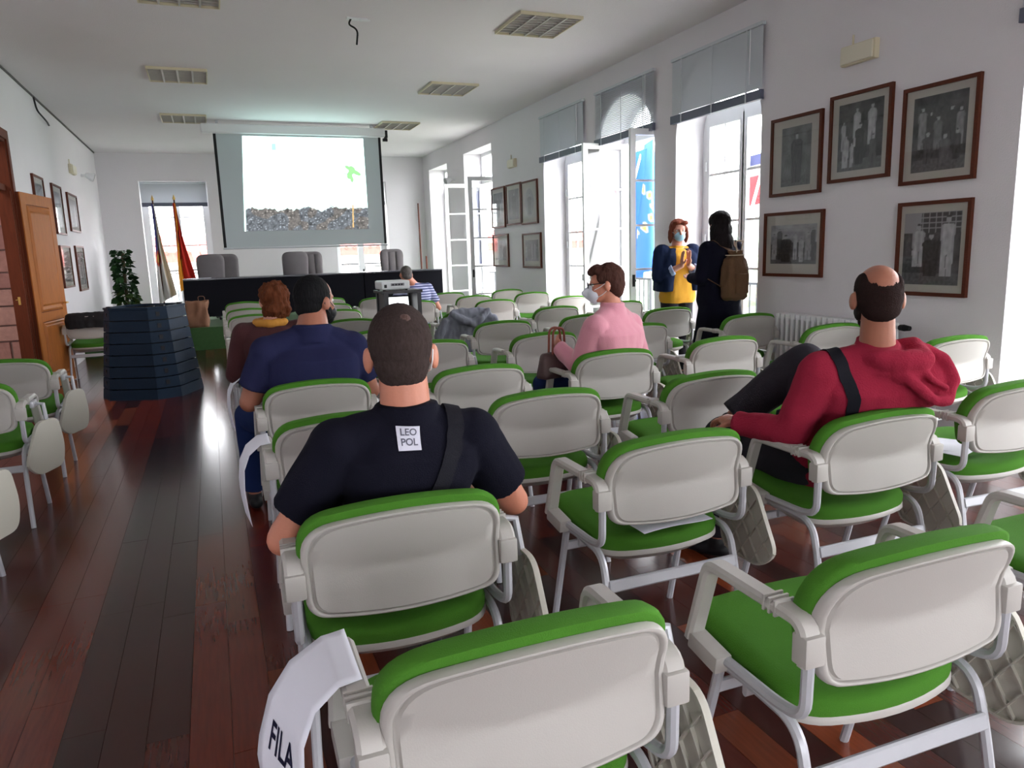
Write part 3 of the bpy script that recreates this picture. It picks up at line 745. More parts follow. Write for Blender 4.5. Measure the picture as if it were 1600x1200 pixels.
for k, (a, b, c, d, lb) in enumerate(((10.9, 11.53, 1.93, 2.615, 'framed picture on the left wall partly behind the top of the door'), (12.11, 12.81, 1.92, 2.613, 'framed picture on the left wall, top middle, with a red reflection'), (13.3, 14.18, 2.0, 2.588, 'framed picture on the left wall, top right of the group'),
        (12.1, 12.9, 1.167, 1.767, 'framed picture on the left wall, lower left with bright reflection'), (13.4, 14.2, 1.076, 1.785, 'framed picture on the left wall, lower right of the group'))):
    picture('L', a, b, c, d, lb, 20+k, 'group', grp='framed pictures on the left wall', win=(.14, .14, .14, .14))

# ---------------------------------------------------------------- wall fittings
def emergency(wall, yc, zc, w, h, label):
    side = -1 if wall == 'R' else 1
    r = empty('emergency_light', (XR-.001 if side < 0 else XL+.001, yc*K, sz(zc)), PI/2 if side > 0 else -PI/2, label, 'light', 'emergency light boxes')
    obj('housing', B(-w, w, -.05, 0, -h, h, bev=.008), CREAMB, r)
    obj('diffuser', B(-w*.92, w*.92, -.068, -.0505, -h*.85, h*.85, bev=.006), mat('cream_diffuser', (.68, .64, .52), .4), r)
    obj('conduit', tube(nb(), [(-w*.5, -.01, h), (-w*.5, -.01, h+.08)], .008, 6), CREAMB, r)
emergency('R', 4.59, 2.90, .17, .075, 'cream emergency light box high on the right wall above the large photographs')
emergency('R', 11.72, 2.90, .15, .07, 'cream emergency light box above the small photographs between far windows')
emergency('L', 14.1, 3.0, .2, .075, 'cream emergency light box high on the left wall')
def speaker(wall, yc, zc, label):
    side = -1 if wall == 'R' else 1
    r = empty('wall_speaker', (XR if side < 0 else XL, yc*K, sz(zc)), PI/2 if side > 0 else -PI/2, label, 'speaker', 'small white wall speakers')
    obj('bracket', B(-.02, .02, -.09, 0, -.02, .02), WHITE, r)
    bm = nb(); tube(bm, [(0, -.07, .01), (.0, -.10, .0), (.01, -.17, -.03), (.015, -.20, -.04)], [.035, .05, .075, .08], 14); obj('housing', bm, WHITE, r, angle=50)
    obj('grille', tube(nb(), [(.015, -.2005, -.0402), (.0154, -.205, -.042)], .07, 14), mat('speaker_grille', (.3, .3, .31), .7), r)
speaker('L', 15.2, 3.02, 'small white speaker on the left wall beside the emergency light')
speaker('R', 14.95, 2.95, 'small white speaker on the right wall between the two farthest windows')
def radiator():
    r = empty('radiator', (XR-.10, 4.6*K, 0), 0, 'white column radiator on the right wall behind the chairs', 'radiator')
    n = 20; y1 = 5.25*K-4.6*K; p = .0625
    me = None
    for i in range(n):
        y = y1-i*p
        if me is None:
            bm = nb()
            for x in (-.045, .045): tube(bm, fillet([(x, 0, .18), (x, 0, .82)], .01), .022, 8, .026)
            box(bm, -.06, .06, -.027, .027, .80, .85, bev=.012); box(bm, -.06, .06, -.027, .027, .14, .19, bev=.012)
            o = obj('radiator_section', bm, WHITE, r, angle=40); me = o.data
        else: o = bpy.data.objects.new('radiator_section', me); C.objects.link(o); o.parent = r
        o.location = (0, y, 0)
    ye = y1-(n-1)*p
    obj('valve', tube(nb(), [(0, ye-.03, .82), (0, ye-.08, .82)], .014, 8), METAL, r); obj('valve_knob', tube(nb(), [(0, ye-.08, .82), (0, ye-.12, .82), (0, ye-.17, .82)], [.022, .026, .018], 12), BLACK, r)
    obj('supply_pipe', tube(nb(), [(0, ye-.06, .82), (0, ye-.06, .0)], .009, 8), WHITE, r)
    for y in (y1, ye): obj('foot', B(-.03, .03, y-.02, y+.02, 0, .145), WHITE, r)
radiator()

# ---------------------------------------------------------------- flags, plant, poles
def cloth_flag(x, y, z1, z0, label, colf, seed, lean):
    r = empty('flag', (x, y, DZ0), 0, label, 'flag', 'indoor flags on poles')
    obj('pole', tube(nb(), [(0, 0, .03), (0, 0, z1-DZ0)], .014, 8), FRAMEW, r)
    bm = nb(); tube(bm, [(0, 0, z1-DZ0), (0, 0, z1-DZ0+.03), (0, 0, z1-DZ0+.10)], [.022, .026, .003], 8); obj('finial', bm, BRASS, r)
    bm = nb(); tube(bm, [(0, 0, 0), (0, 0, .03), (0, 0, .035)], [.16, .15, .03], 20); obj('pole_base', bm, METAL, r)
    def f(u, v):
        t = 1-v; wd = .05+.27*t**.8; zz = z1-DZ0-.06-(z1-z0)*t*(1-.12*u*math.sin(PI*t*.5)) - .05*u*u
        a = u*PI*5; return V((-.02+wd*(u-.25)*.9+lean*t*t+.02*math.sin(t*5+u*3), -.02+.035*math.sin(a+t*2)*min(1, t*3+.2), zz))
    o = grid_mesh('flag_cloth', f, 40, 50, colf, attr_mat('flag_cloth_%d' % seed, rough=.8), r, smooth=True)
def gal(u, v):
    d = u*.5+v
    if ((u-.30)/.28)**2+((v-.45)/.075)**2 < 1: return (.55, .07, .03) if ((u-.3)/.16)**2+((v-.45)/.045)**2 > 1 else (.75, .45, .1)
    if u < .35 and v > .38: return (.045, .04, .22)
    if u > .65: return (.72, .60, .44)
    return (.68, .64, .62)
def esp(u, v):
    k = u*1.0+(1-v)*.55
    if .28 < k < .62 or (v < .35 and .62 <= k < .8):
        if ((u-.35)/.2)**2+((v-.62)/.08)**2 < 1: return (.45, .07, .03)
        return (.80, .30, .01)
    return (.62, .025, .012)
cloth_flag(-.912, 16.2, 2.66, .72, 'white and blue flag with a red crest hanging from the left pole', gal, 1, .03)
cloth_flag(-.530, 16.2, 2.67, .95, 'red and yellow flag with a crest hanging from the right pole', esp, 2, .05)
def plant():
    x, y = -1.58, 16.4; r = empty('potted_plant', (x, y, DZ0), 0, 'tall leafy green plant on a moss pole in the back left corner', 'plant')
    bm = nb(); tube(bm, [(0, 0, 0), (0, 0, .24), (0, 0, .26), (0, 0, .22)], [.11, .15, .16, .13], 20); obj('pot', bm, mat('dark_pot', (.05, .04, .035), .5), r, angle=40)
    obj('moss_pole', tube(nb(), [(0, 0, .2), (0.02, 0, 1.3)], .03, 8), mat('moss_pole', (.06, .045, .02), .9), r)
    rn = random.Random(4); LM = [mat('leaf_%d' % i, c, .6, var=.3, spec=.2) for i, c in enumerate([(.010, .035, .010), (.018, .055, .014), (.05, .09, .02)])]
    bms = nb(); st = nb()
    for k in range(230):
        t = (k+.5)/230; z = .28+1.08*t; a = rn.uniform(0, 2*PI); L = rn.uniform(.10, .17)*(1.15-.25*t); R0 = rn.uniform(.04, .15)*(1.1-.35*t)
        c = V((R0*math.cos(a), R0*math.sin(a), z)); d = V((math.cos(a), math.sin(a), rn.uniform(-.7, .2))).normalized(); s = (Matrix.Rotation(rn.uniform(-1, 1), 3, d) @ d.cross(V((0, 0, 1)))).normalized(); n = s.cross(d)
        pts = [(0, 0, 0), (.3, .42, .03), (.65, .36, .03), (1, 0, -.08), (.65, -.36, .03), (.3, -.42, .03)]
        vs_ = [bms.verts.new(c+d*(L*p[0])+s*(L*p[1])+n*(L*p[2])) for p in pts]; m = bms.verts.new(c+d*L*.5-n*L*.03)
        mi = rn.choice((0, 0, 1)) if t > .25 else rn.choice((1, 2))
        for i in range(6): f = bms.faces.new((vs_[i], vs_[(i+1) % 6], m)); f.material_index = mi
        tube(st, [(0.01, 0, z-.03), tuple(c)], .004, 4)
    me = bpy.data.meshes.new('foliage'); bms.to_mesh(me); [me.materials.append(m) for m in LM]; o = link('foliage', me, None, r); tag(o, kind='stuff')
    obj('stems', st, LM[1], r)
plant()
tag(obj('wooden_staff', tube(nb(), [(4.50, 16.75, DZ0), (4.56, 17.0, 2.62)], [.022, .016], 8), FRAMEW), 'tall dark wooden staff leaning in the back right corner', 'staff', 'staffs in the back corner')
tag(obj('wooden_staff', tube(nb(), [(4.66, 16.85, DZ0), (4.69, 17.0, 1.42)], [.02, .016], 8), DARKW), 'short dark wooden staff leaning beside the tall one in the corner', 'staff', 'staffs in the back corner')

# ---------------------------------------------------------------- compost bin, paper bag, projector trolley
def bin_():
    r = empty('compost_bin', (-.735, 9.42, 0), math.radians(-24), 'dark blue slatted plastic compost bin standing in the aisle', 'bin')
    TEAL = mat('dark_blue_plastic', (.006, .017, .036), .55, bump=.15, bscale=90, var=.15, spec=.15)
    H = 1.0; n = 8; cf = .16
    def hs(z): return .455-.10*z/H
    def ring(h, ins): 
        a = h-ins; c = a-cf*h/.4
        return [(-c, -a), (c, -a), (a, -c), (a, c), (c, a), (-c, a), (-a, c), (-a, -c)]
    for k in range(n):
        z0 = H*k/n; z1 = H*(k+1)/n-.012
        for i in range(8):
            o0, o1 = ring(hs(z0), 0), ring(hs(z1), 0); i0, i1 = ring(hs(z0), .022), ring(hs(z1), .022); j = (i+1) % 8
            e = .003 if i % 2 == 0 else 0
            def ls(a, b, t): return (a[0]+(b[0]-a[0])*t, a[1]+(b[1]-a[1])*t)
            q = [(*ls(o0[i], o0[j], e), z0), (*ls(o0[i], o0[j], 1-e), z0), (*ls(i0[i], i0[j], 1-e), z0), (*ls(i0[i], i0[j], e), z0), (*ls(o1[i], o1[j], e), z1), (*ls(o1[i], o1[j], 1-e), z1), (*ls(i1[i], i1[j], 1-e), z1), (*ls(i1[i], i1[j], e), z1)]
            bm = nb(); v = [bm.verts.new(p) for p in q]
            for f in ((0, 1, 5, 4), (2, 3, 7, 6), (0, 3, 2, 1), (4, 5, 6, 7), (0, 4, 7, 3), (1, 2, 6, 5)): bm.faces.new([v[m] for m in f])
            obj('slat' if i % 2 == 0 else 'corner_slat', bm, TEAL, r)
            if i in (1, 7) and 1 <= k < n:
                mid = ls(ls(o0[i], o0[j], .5), ls(o1[i], o1[j], .5), .5); nx = V((mid[0], mid[1], 0)).normalized(); an = math.atan2(nx.y, nx.x)
                M = Matrix.Translation((mid[0], mid[1], (z0+z1)/2)) @ Matrix.Rotation(an, 4, 'Z'); obj('vent', B(-.004, .004, -.02, .02, -.025, .025, M), BLACK, r)
    bm = nb(); prism(bm, ring(hs(H*.985), .024), lambda u, v, d: V((u, v, d)), 0.01, H*.985); bmesh.ops.delete(bm, geom=[f for f in bm.faces if f.normal.z > .9], context='FACES'); obj('inner_liner', bm, BLACK, r)
    bm = nb(); a, b_ = ring(hs(H), -.008), ring(hs(H), .03)
    for i in range(8): j = (i+1) % 8; prism(bm, [a[i], a[j], b_[j], b_[i]], lambda u, v, d: V((u, v, d)), H-.010, H+.012)
    obj('rim', bm, TEAL, r)
    for (x, y) in ((-.24, -.30), (.24, -.30), (.305, .2), (.305, -.2)): obj('clip', B(x-.025, x+.025, y-.02, y+.02, H+.005, H+.028, bev=.004), BLACK, r)
bin_()
def bag():
    r = tag(None, None) if False else None
    bm = nb(); w, d, h = .165, .09, .44; N = 36
    def ringp(z, k):
        out = []
        for i in range(N):
            a = 2*PI*i/N; cx, cy = math.cos(a), math.sin(a); q = 1/max(abs(cx), abs(cy)); sx_, sy_ = w*(1-.04*z/h), d*(1-.1*z/h)
            n = noise.noise(V((cx*2.2, cy*2.2, z*6)))*.045*min(1, z*6+.2)
            out.append(bm.verts.new((cx*q*sx_+n*cx, cy*q*sy_+n*cy*1.5, z+(.012*math.sin(a*3) if k == 11 else 0))))
        return out
    R = [ringp(h*k/11, k) for k in range(12)]
    for a, b in zip(R[:-1], R[1:]):
        for i in range(N): bm.faces.new((a[i], a[(i+1) % N], b[(i+1) % N], b[i]))
    bm.faces.new(R[0][::-1])
    o = obj('paper_bag', bm, mat('brown_kraft_paper', (.25, .12, .068), .85, var=.25, vscale=9), smooth=True)
    md = o.modifiers.new('s', 'SOLIDIFY'); md.thickness = .003
    o.location = (-.275, 13.64, DZ0+.001); tag(o, 'brown crumpled paper bag standing on the dais edge beside the compost bin', 'bag')
    bm = nb(); tube(bm, fillet([(.04, -.08, .40), (.03, -.085, .52), (.13, -.085, .52), (.14, -.08, .40)], .03), .004, 6); obj('bag_handle', bm, mat('brown_kraft_paper', (.3, .2, .1)), o)
bag()
def trolley():
    r = empty('projector_trolley', (1.66, 7.1, 0), 0, 'black metal trolley with a laptop inside and a projector on top', 'trolley')
    TB = mat('trolley_black_steel', (.012, .012, .016), .45)
    obj('top_shelf', B(-.20, .20, -.17, .2, 1.13, 1.155, bev=.004), TB, r); obj('laptop_shelf', B(-.175, .175, -.17, .2, .76, .78), TB, r); obj('bottom_shelf', B(-.175, .175, -.17, .2, .2, .22), TB, r)
    for x in (-.158, .158):
        for y in (-.17, .17): obj('post', B(x-.02, x+.02, y-.02, y+.02, .05, 1.13), TB, r)
        obj('side_panel', B(x-.006, x+.006, -.15, .15, .23, 1.12), TB, r)
    for x in (-.158, .158):
        for y in (-.17, .17): bm = nb(); tube(bm, [(x-.012, y, .025), (x+.012, y, .025)], .025, 12); obj('caster', bm, BLACK, r)
    p = empty('projector', (1.60, 7.06, 1.156), .06, 'white video projector on top of the black trolley', 'projector')
    PW = mat('projector_shell', (.66, .68, .70), .4)
    obj('body', B(-.14, .14, -.12, .13, .012, .095, bev=.02), PW, p)
    obj('port_panel', B(-.05, .08, -.1225, -.1201, .045, .07), mat('port_grey', (.16, .16, .18), .5), p)
    for x in (-.03, .0, .03, .055): obj('port', B(x-.008, x+.008, -.125, -.1226, .05, .064), BLACK, p)
    obj('power_socket', B(-.115, -.09, -.123, -.1201, .03, .06), BLACK, p)
    bm = nb(); tube(bm, [(.09, .13, .055), (.09, .165, .055)], .035, 16); obj('lens', bm, BLACK, p)
    for x in (-.11, .11):
        for y in (-.09, .1): obj('foot', tube(nb(), [(x, y, 0), (x, y, .013)], .012, 8), BLACK, p)
    l = empty('laptop', (1.665, 7.1, .781), 0, 'open laptop with a glowing white screen inside the trolley', 'laptop')
    obj('keyboard_base', B(-.13, .13, -.15, .05, 0, .02, bev=.004), BLACK, l)
    Mx = Matrix.Translation((0, .055, .02)) @ Matrix.Rotation(math.radians(-12), 4, 'X')
    obj('lid', B(-.135, .135, 0, .012, 0, .30, Mx, .004), BLACK, l)
    bm = nb(); box(bm, -.118, .118, -.003, -.0005, .02, .285, Mx); obj('display', bm, mat('laptop_display', (0, 0, 0), .3, emit=(.95, .98, 1), estr=2.0), l)
trolley()

# ---------------------------------------------------------------- outside: balcony, railings, flags, trees and roofs
IRON = mat('wrought_iron', (.03, .035, .04), .5)
def outside():
    tag(obj('balcony_floor', B(XR+TW, XR+TW+1.0, YN, YB, -.12, 0), mat('balcony_concrete', (.5, .5, .5), .9)), kind='structure')
    for i, (a, b, t, ar) in enumerate(RW):
        xx = XR+TW+.55; r = empty('balcony_railing', (xx, (a+b)/2, 0), 0, 'black iron railing outside %s' % ('the farthest right window', 'the second farthest right window', 'the window beyond the woman in pink', 'the open window with the blue flag', 'the window behind the standing women', 'the window at the right edge', 'a window behind the camera', 'another window behind the camera', 'the last window behind the camera')[i], 'railing', 'balcony railings')
        h = (b-a)/2+.1; obj('handrail', B(-.025, .025, -h, h, 1.0, 1.03), IRON, r); [obj('end_post', B(-.015, .015, q*h-.015, q*h+.015, .0, 1.03), IRON, r) for q in (-1, 1)]; obj('bottom_rail', B(-.015, .015, -h, h, .08, .1), IRON, r)
        me = None
        for k in range(13):
            y = -h+2*h*(k+.5)/13
            if me is None: o = obj('baluster', B(-.007, .007, -.007, .007, .1, 1.0), IRON, r); me = o.data
            else: o = bpy.data.objects.new('baluster', me); C.objects.link(o); o.parent = r
            o.location = (0, y, 0)
    for i, (a, b, z0, z1) in enumerate(BW):
        tag(obj('balcony_floor', B(a-.2, b+.2, YB+TW, YB+TW+.5, sz(.45)-.32, sz(.45)-.2), MATS['balcony_concrete']), kind='structure')
        r = empty('balcony_railing', ((a+b)/2, YB+TW+.2, sz(.45)), 0, 'black iron railing outside the back window %s' % ('behind the flags', 'right of the screen')[i], 'railing', 'balcony railings')
        h = (b-a)/2; obj('handrail', B(-h, h, -.02, .02, .85, .88), IRON, r)
        for k in range(9): x = -h+2*h*(k+.5)/9; obj('baluster', B(x-.007, x+.007, -.007, .007, -.2, .85), IRON, r)
    def outflag(x, y, z, label, colf, seed, L):
        r = empty('flag', (x, y, z), 0, label, 'flag', 'flags on the balcony')
        obj('pole', tube(nb(), [(-.45, 0, 0), (.25, 0, 2.3)], .018, 8), WHITE, r)
        f = lambda u, v: V((.28-.62*(1-v)*.0-.25*u+(.07*math.sin(u*9+v*3)), -.02+.12*math.sin(u*14+v*2)+(u-.5)*.34, 2.1-(1-v)*L-u*.25))
        grid_mesh('flag_cloth', f, 30, 40, colf, attr_mat('outdoor_flag_%d' % seed, rough=.7), r, smooth=True)
    def eu(u, v):
        for k in range(12):
            a = 2*PI*k/12
            if math.hypot(u-.5-.26*math.cos(a), (v-.5-.17*math.sin(a))) < .035: return (.8, .6, .05)
        return (.02, .12, .55)
    outflag(XR+TW+.72, 10.1, 1.0, 'blue flag with yellow stars hanging outside the open window', eu, 1, 1.9)
    outflag(XR+TW+.72, 7.33, .62, 'red and white flag hanging outside the window beside the women', lambda u, v: (.65, .05, .06) if v < .6 else (.5, .5, .5) if v < .8 else (.05, .06, .15), 2, .55)
    tag(obj('ground_outside', B(-60, 90, -50, 120, -4.2, -4), mat('outside_ground', (.25, .27, .22), .95, var=.2)), kind='structure')
    rn = random.Random(11)
    tr = [mat('tree_hazed_green_%d' % i, c, .9, bump=.8, bscale=4, var=.4, vscale=2) for i, c in enumerate([(.30, .36, .27), (.26, .32, .25)])]  # distance haze put into the paler crown colours
    for i, (x, y, h, w) in enumerate(((24, 26, 6.2, 3.0), (20, 31, 5.4, 2.6), (31, 30, 7.6, 4.0), (33, 38, 7.0, 3.6))):
        r = empty('tree', (x, y, -4), 0, 'round green tree beyond the balcony, %s' % ('nearest of four', 'leftmost of four', 'tallest of four', 'farthest of four')[i], 'tree', 'trees outside the right windows')
        obj('trunk', tube(nb(), [(0, 0, 0), (0, 0, h*.5)], .22, 8), mat('bark', (.08, .06, .04), .9), r)
        bm = nb(); bmesh.ops.create_icosphere(bm, subdivisions=4, radius=1)
        for v in bm.verts: n = 1+.28*noise.noise(v.co*2.2+V((i*5, 0, 0)))+.12*noise.noise(v.co*7); v.co = V((v.co.x*w*n, v.co.y*w*n, v.co.z*h*.38*n+h*.65))
        obj('crown', bm, tr[i % 2], r)
    for i, (x, y, w, d, e, rz) in enumerate(((-3.5, 30, 13, 6, 1.45, 0), (12, 34, 14, 7, 1.5, .05))):
        r = empty('house', (x, y, -4), rz, 'white house with a red tiled roof seen through the back window %s' % ('behind the flags', 'right of the screen')[i], 'house', 'houses behind the hall')
        hh = e+4; WM = mat('house_render', (.75, .73, .70), .9); RT = mat('red_roof_tiles', (.42, .075, .06), .8, var=.3, vscale=6)
        obj('wall', B(-w/2, w/2, 0, d, 0, hh), WM, r)
        bm = nb(); prism(bm, [(-.5, hh), (-.5, hh+.35), (d/2, hh+1.0), (d+.5, hh+.15), (d+.5, hh)], lambda u, v, q: V((q, u, v)), -w/2-.4, w/2+.4); obj('roof', bm, RT, r)
        for k in range(int(w/.35)): bm = nb(); tube(bm, [(-w/2+.2+k*.35, -.55, hh+.33), (-w/2+.2+k*.35, d/2, hh+1.03)], .07, 6); obj('roof_tile_row', bm, RT, r)
        for k in range(5):
            xx = -w/2+1.4+k*2.5; wv = obj('window', B(xx-.5, xx+.5, -.04, .02, hh-2.4, hh-.9), WHITE, r); obj('pane', B(xx-.42, xx+.42, -.05, -.041, hh-2.3, hh-1.0), mat('house_pane', (.15, .18, .2), .2), wv)
outside()

# ---------------------------------------------------------------- small things on chairs
def sheet(x, y, z, w, d, rz, label, name='paper_sheet'):
    bm = nb(); 
    o = grid_mesh(name, lambda u, v: V(((u-.5)*w, (v-.5)*d, .004*math.sin(u*5)+.003*math.sin(v*4))), 8, 8, None, PAPER)
    md = o.modifiers.new('s', 'SOLIDIFY'); md.thickness = .0012
    o.location = (x, y, z); o.rotation_euler = (0, 0, rz); return tag(o, label, 'paper', 'papers left on chairs')
sheet(1.43, 2.185, .531, .30, .21, .08, 'white sheet lying on the seat of the empty chair right of the man in black')
sheet(3.13, 2.36, .530, .30, .22, .3, 'white sheet with a pen line on a seat right of the man in red')
s2 = sheet(3.05, 2.44, .5345, .21, .29, .7, 'upper white sheet of the pair on the seat right of the man in red')
bm = nb(); tube(bm, [(.02*math.cos(a)*3, .02*math.sin(a)*2, .006) for a in [k*.3 for k in range(14)]], .0012, 4); obj('pen_line', bm, INK, s2)
s3 = sheet(1.32, 3.42, .530, .24, .17, -.1, 'white note with dark pen strokes on a seat in the third row')
bm = nb(); box(bm, .02, .028, -.03, .03, .004, .0055); box(bm, -.07, -.02, -.02, -.012, .004, .0055); obj('pen_strokes', bm, INK, s3)
def arm_sign(cx, ytop, label, words, wy=.2, tw=.02):
    """paper taped over the left arm: it bulges outwards and hangs down"""
    r = empty('row_sign', (cx+.01-.29, ytop+.24, .742), 0, label, 'sign', 'paper row signs on the aisle-side arms')
    P = [(.012, 0), (-.03, -.004), (-.075, -.04), (-.10, -.10), (-.105, -.18), (-.10, -.26), (-.09, -.34)]
    def f(u, v):
        t = u*(len(P)-1); i = min(int(t), len(P)-2); k = t-i; x = P[i][0]*(1-k)+P[i+1][0]*k-tw*v*min(1, max(0, u-.12)*1.6); z = P[i][1]*(1-k)+P[i+1][1]*k
        return V((x, -.06+wy*(v)-.02*u, z))
    o = grid_mesh('sheet', f, 24, 8, None, PAPER, r, smooth=True); md = o.modifiers.new('s', 'SOLIDIFY'); md.thickness = .001
    if words:
        def xf(p):   # text x runs down the sheet's length, y across
            u = .70 - p.y/.36; v = .5 - p.x/wy
            q = f(min(max(u, 0), 1), min(max(v, 0), 1)); return q+V((-.0022, 0, 0))
        text_mesh(words, .06, lambda p: xf(V((p.x, p.y, 0))), 'lettering', INK, r)
arm_sign(.452, 1.07, 'white paper sign reading FILA on the nearest chair\'s left arm', 'FILA\n5', tw=.075)
arm_sign(.43, 2.97, 'white curled paper sign on the arm beside the man in black', None)
arm_sign(.42, 4.85, 'white curled paper sign on the aisle arm beside the broad man in navy', None)
#@@PART3
# ---------------------------------------------------------------- people: one remeshed skin surface each, clothes as children
def rot(yaw=0, pitch=0, roll=0):
    return Matrix.Rotation(math.radians(yaw), 3, 'Z') @ Matrix.Rotation(math.radians(pitch), 3, 'X') @ Matrix.Rotation(math.radians(roll), 3, 'Y')
WORK = bpy.data.scenes.new('work')
def evaluated_mesh(o):
    WORK.collection.objects.link(o); vl = WORK.view_layers[0]; vl.update(); return bpy.data.meshes.new_from_object(o.evaluated_get(vl.depsgraph))
class Blob:
    def __init__(s): s.bm = nb()
    def ell(s, c, r, R=None): ell(s.bm, c, r, R, 20); return s
    def cap(s, p, rp, q, rq, flat0=False, flat1=False):
        p, q = V(p), V(q); d = q-p; L = d.length; d.normalize(); pts, rr = [], []
        if not flat0: 
            for k in range(1, 5): a = PI/2*k/5; pts.append(p-d*rp*math.cos(a)); rr.append(rp*math.sin(a))
        pts += [p, p.lerp(q, .5), q]; rr += [rp, (rp+rq)/2, rq]
        if not flat1:
            for k in range(4, 0, -1): a = PI/2*k/5; pts.append(q+d*rq*math.cos(a)); rr.append(rq*math.sin(a))
        tube(s.bm, pts, rr, 16); return s
    def chain(s, pts, rs, **k):
        for a, b, ra, rb in zip(pts[:-1], pts[1:], rs[:-1], rs[1:]): s.cap(a, ra, b, rb, **k)
        return s
    def loft(s, rings, seg=28, e=2.4):
        R = []
        for c, rx, ry, ax, ay in rings:
            q = []
            for k in range(seg):
                a = 2*PI*k/seg; ca, sa = math.cos(a), math.sin(a)
                q.append(s.bm.verts.new(V(c)+ax*rx*math.copysign(abs(ca)**(2/e), ca)+ay*ry*math.copysign(abs(sa)**(2/e), sa)))
            R.append(q)
        for a, b in zip(R[:-1], R[1:]):
            for k in range(seg): s.bm.faces.new((a[k], a[(k+1) % seg], b[(k+1) % seg], b[k]))
        s.bm.faces.new(R[0][::-1]); s.bm.faces.new(R[-1]); return s
    def build(s, name, m, parent, voxel=.007, sm=4, disp=None, off=None):
        bmesh.ops.recalc_face_normals(s.bm, faces=s.bm.faces)
        me = bpy.data.meshes.new('t'); s.bm.to_mesh(me); s.bm.free(); o = bpy.data.objects.new('t', me)
        md = o.modifiers.new('r', 'REMESH'); md.mode = 'VOXEL'; md.voxel_size = voxel; md.use_smooth_shade = True
        if sm: m2 = o.modifiers.new('s', 'SMOOTH'); m2.factor = .5; m2.iterations = sm
        me2 = evaluated_mesh(o); bpy.data.objects.remove(o); bpy.data.meshes.remove(me)
        if disp:
            n = len(me2.vertices); co = [0.0]*(3*n); no = [0.0]*(3*n); me2.vertices.foreach_get('co', co); me2.vertices.foreach_get('normal', no)
            for i in range(n):
                a = disp(V(co[3*i:3*i+3]))
                for k in (3*i, 3*i+1, 3*i+2): co[k] += no[k]*a
            me2.vertices.foreach_set('co', co); me2.update()
        if off is not None: me2.transform(Matrix.Translation(-V(off)))
        me2.name = name; me2.materials.clear(); me2.materials.append(m); me2.update()
        for p in me2.polygons: p.use_smooth = True
        o = bpy.data.objects.new(name, me2); C.objects.link(o); o.parent = parent; return o
def folds(amp=.006, f=9, st=(1, 1, .5), seed=0):
    return lambda p: amp*(noise.noise(V((p.x*f*st[0]+seed, p.y*f*st[1], p.z*f*st[2])))+.5*noise.noise(V((p.x*f*2.3, p.y*f*2.3+seed, p.z*f*1.2))))
def hand(b, w, d, n, side=1, curl=.5, k=1.0, spread=.12):
    """w wrist, d direction of the fingers, n palm normal; side=+1 puts the thumb on d x n"""
    w, d, n = V(w), V(d).normalized(), V(n).normalized(); n = (n-d*n.dot(d)).normalized(); s = d.cross(n).normalized()*side
    R = Matrix((s, d, n)).transposed()
    b.ell(w+d*.045*k, (.039*k, .05*k, .0155*k), R); b.ell(w+d*.02*k+s*.018*k, (.02*k, .032*k, .017*k), R)
    for i, L in enumerate((.070, .078, .073, .058)):
        u = (i-1.5)/1.5; p = w+d*.078*k-s*u*.028*k; dd = (d-s*u*spread).normalized(); a = 0; r = .0088*k
        for j, f in enumerate((.45, .32, .23)):
            a += curl*(.5, .9, .6)[j]; q = p+(dd*math.cos(a)+n*math.sin(a))*L*f*k; b.cap(p, r, q, r*.92); p = q; r *= .93
    p = w+d*.022*k+s*.03*k; q = p+(d*.6+s*.7+n*.35).normalized()*.035*k; b.cap(p, .012*k, q, .0105*k); b.cap(q, .0105*k, q+(d*.9+s*.15+n*.35).normalized()*.03*k, .0088*k)
def head(b, c, R, k=1.0):
    P = lambda x, y, z: V(c)+R @ (V((x, y, z))*k); E = lambda p, r, Q=None: b.ell(P(*p), [a*k for a in r], R @ Q if Q is not None else R)
    E((0, -.012, .028), (.075, .096, .088)); E((0, .028, -.03), (.060, .062, .082)); E((0, .042, -.083), (.043, .038, .028)); E((0, .068, .02), (.052, .022, .014))
    for s in (-1, 1): E((s*.036, .058, -.03), (.022, .026, .022)); E((s*.083, -.014, -.012), (.011, .021, .034), rot(s*-24)); E((s*.0, .087, -.063), (.022, .011, .006))
    b.cap(P(0, .084, .008), .009*k, P(0, .108, -.03), .014*k); b.cap(P(-.011, .1, -.032), .009*k, P(.011, .1, -.032), .009*k); E((0, .085, -.072), (.019, .010, .006))
    return P
def eyes(root, P, R, off, k=1.0):
    for s in (-1, 1):
        bm = nb(); ell(bm, P(s*.031, .0735, .003)-V(off), (.0115*k, .0115*k, .0115*k), seg=12); e = obj('eye', bm, mat('eye_white', (.7, .68, .65), .25), root, smooth=True)
        bm = nb(); ell(bm, P(s*.031, .0832, .003)-V(off), (.0055*k, .0035*k, .0055*k), R, seg=10); obj('iris', bm, mat('iris_brown', (.03, .015, .008), .2), e, smooth=True)
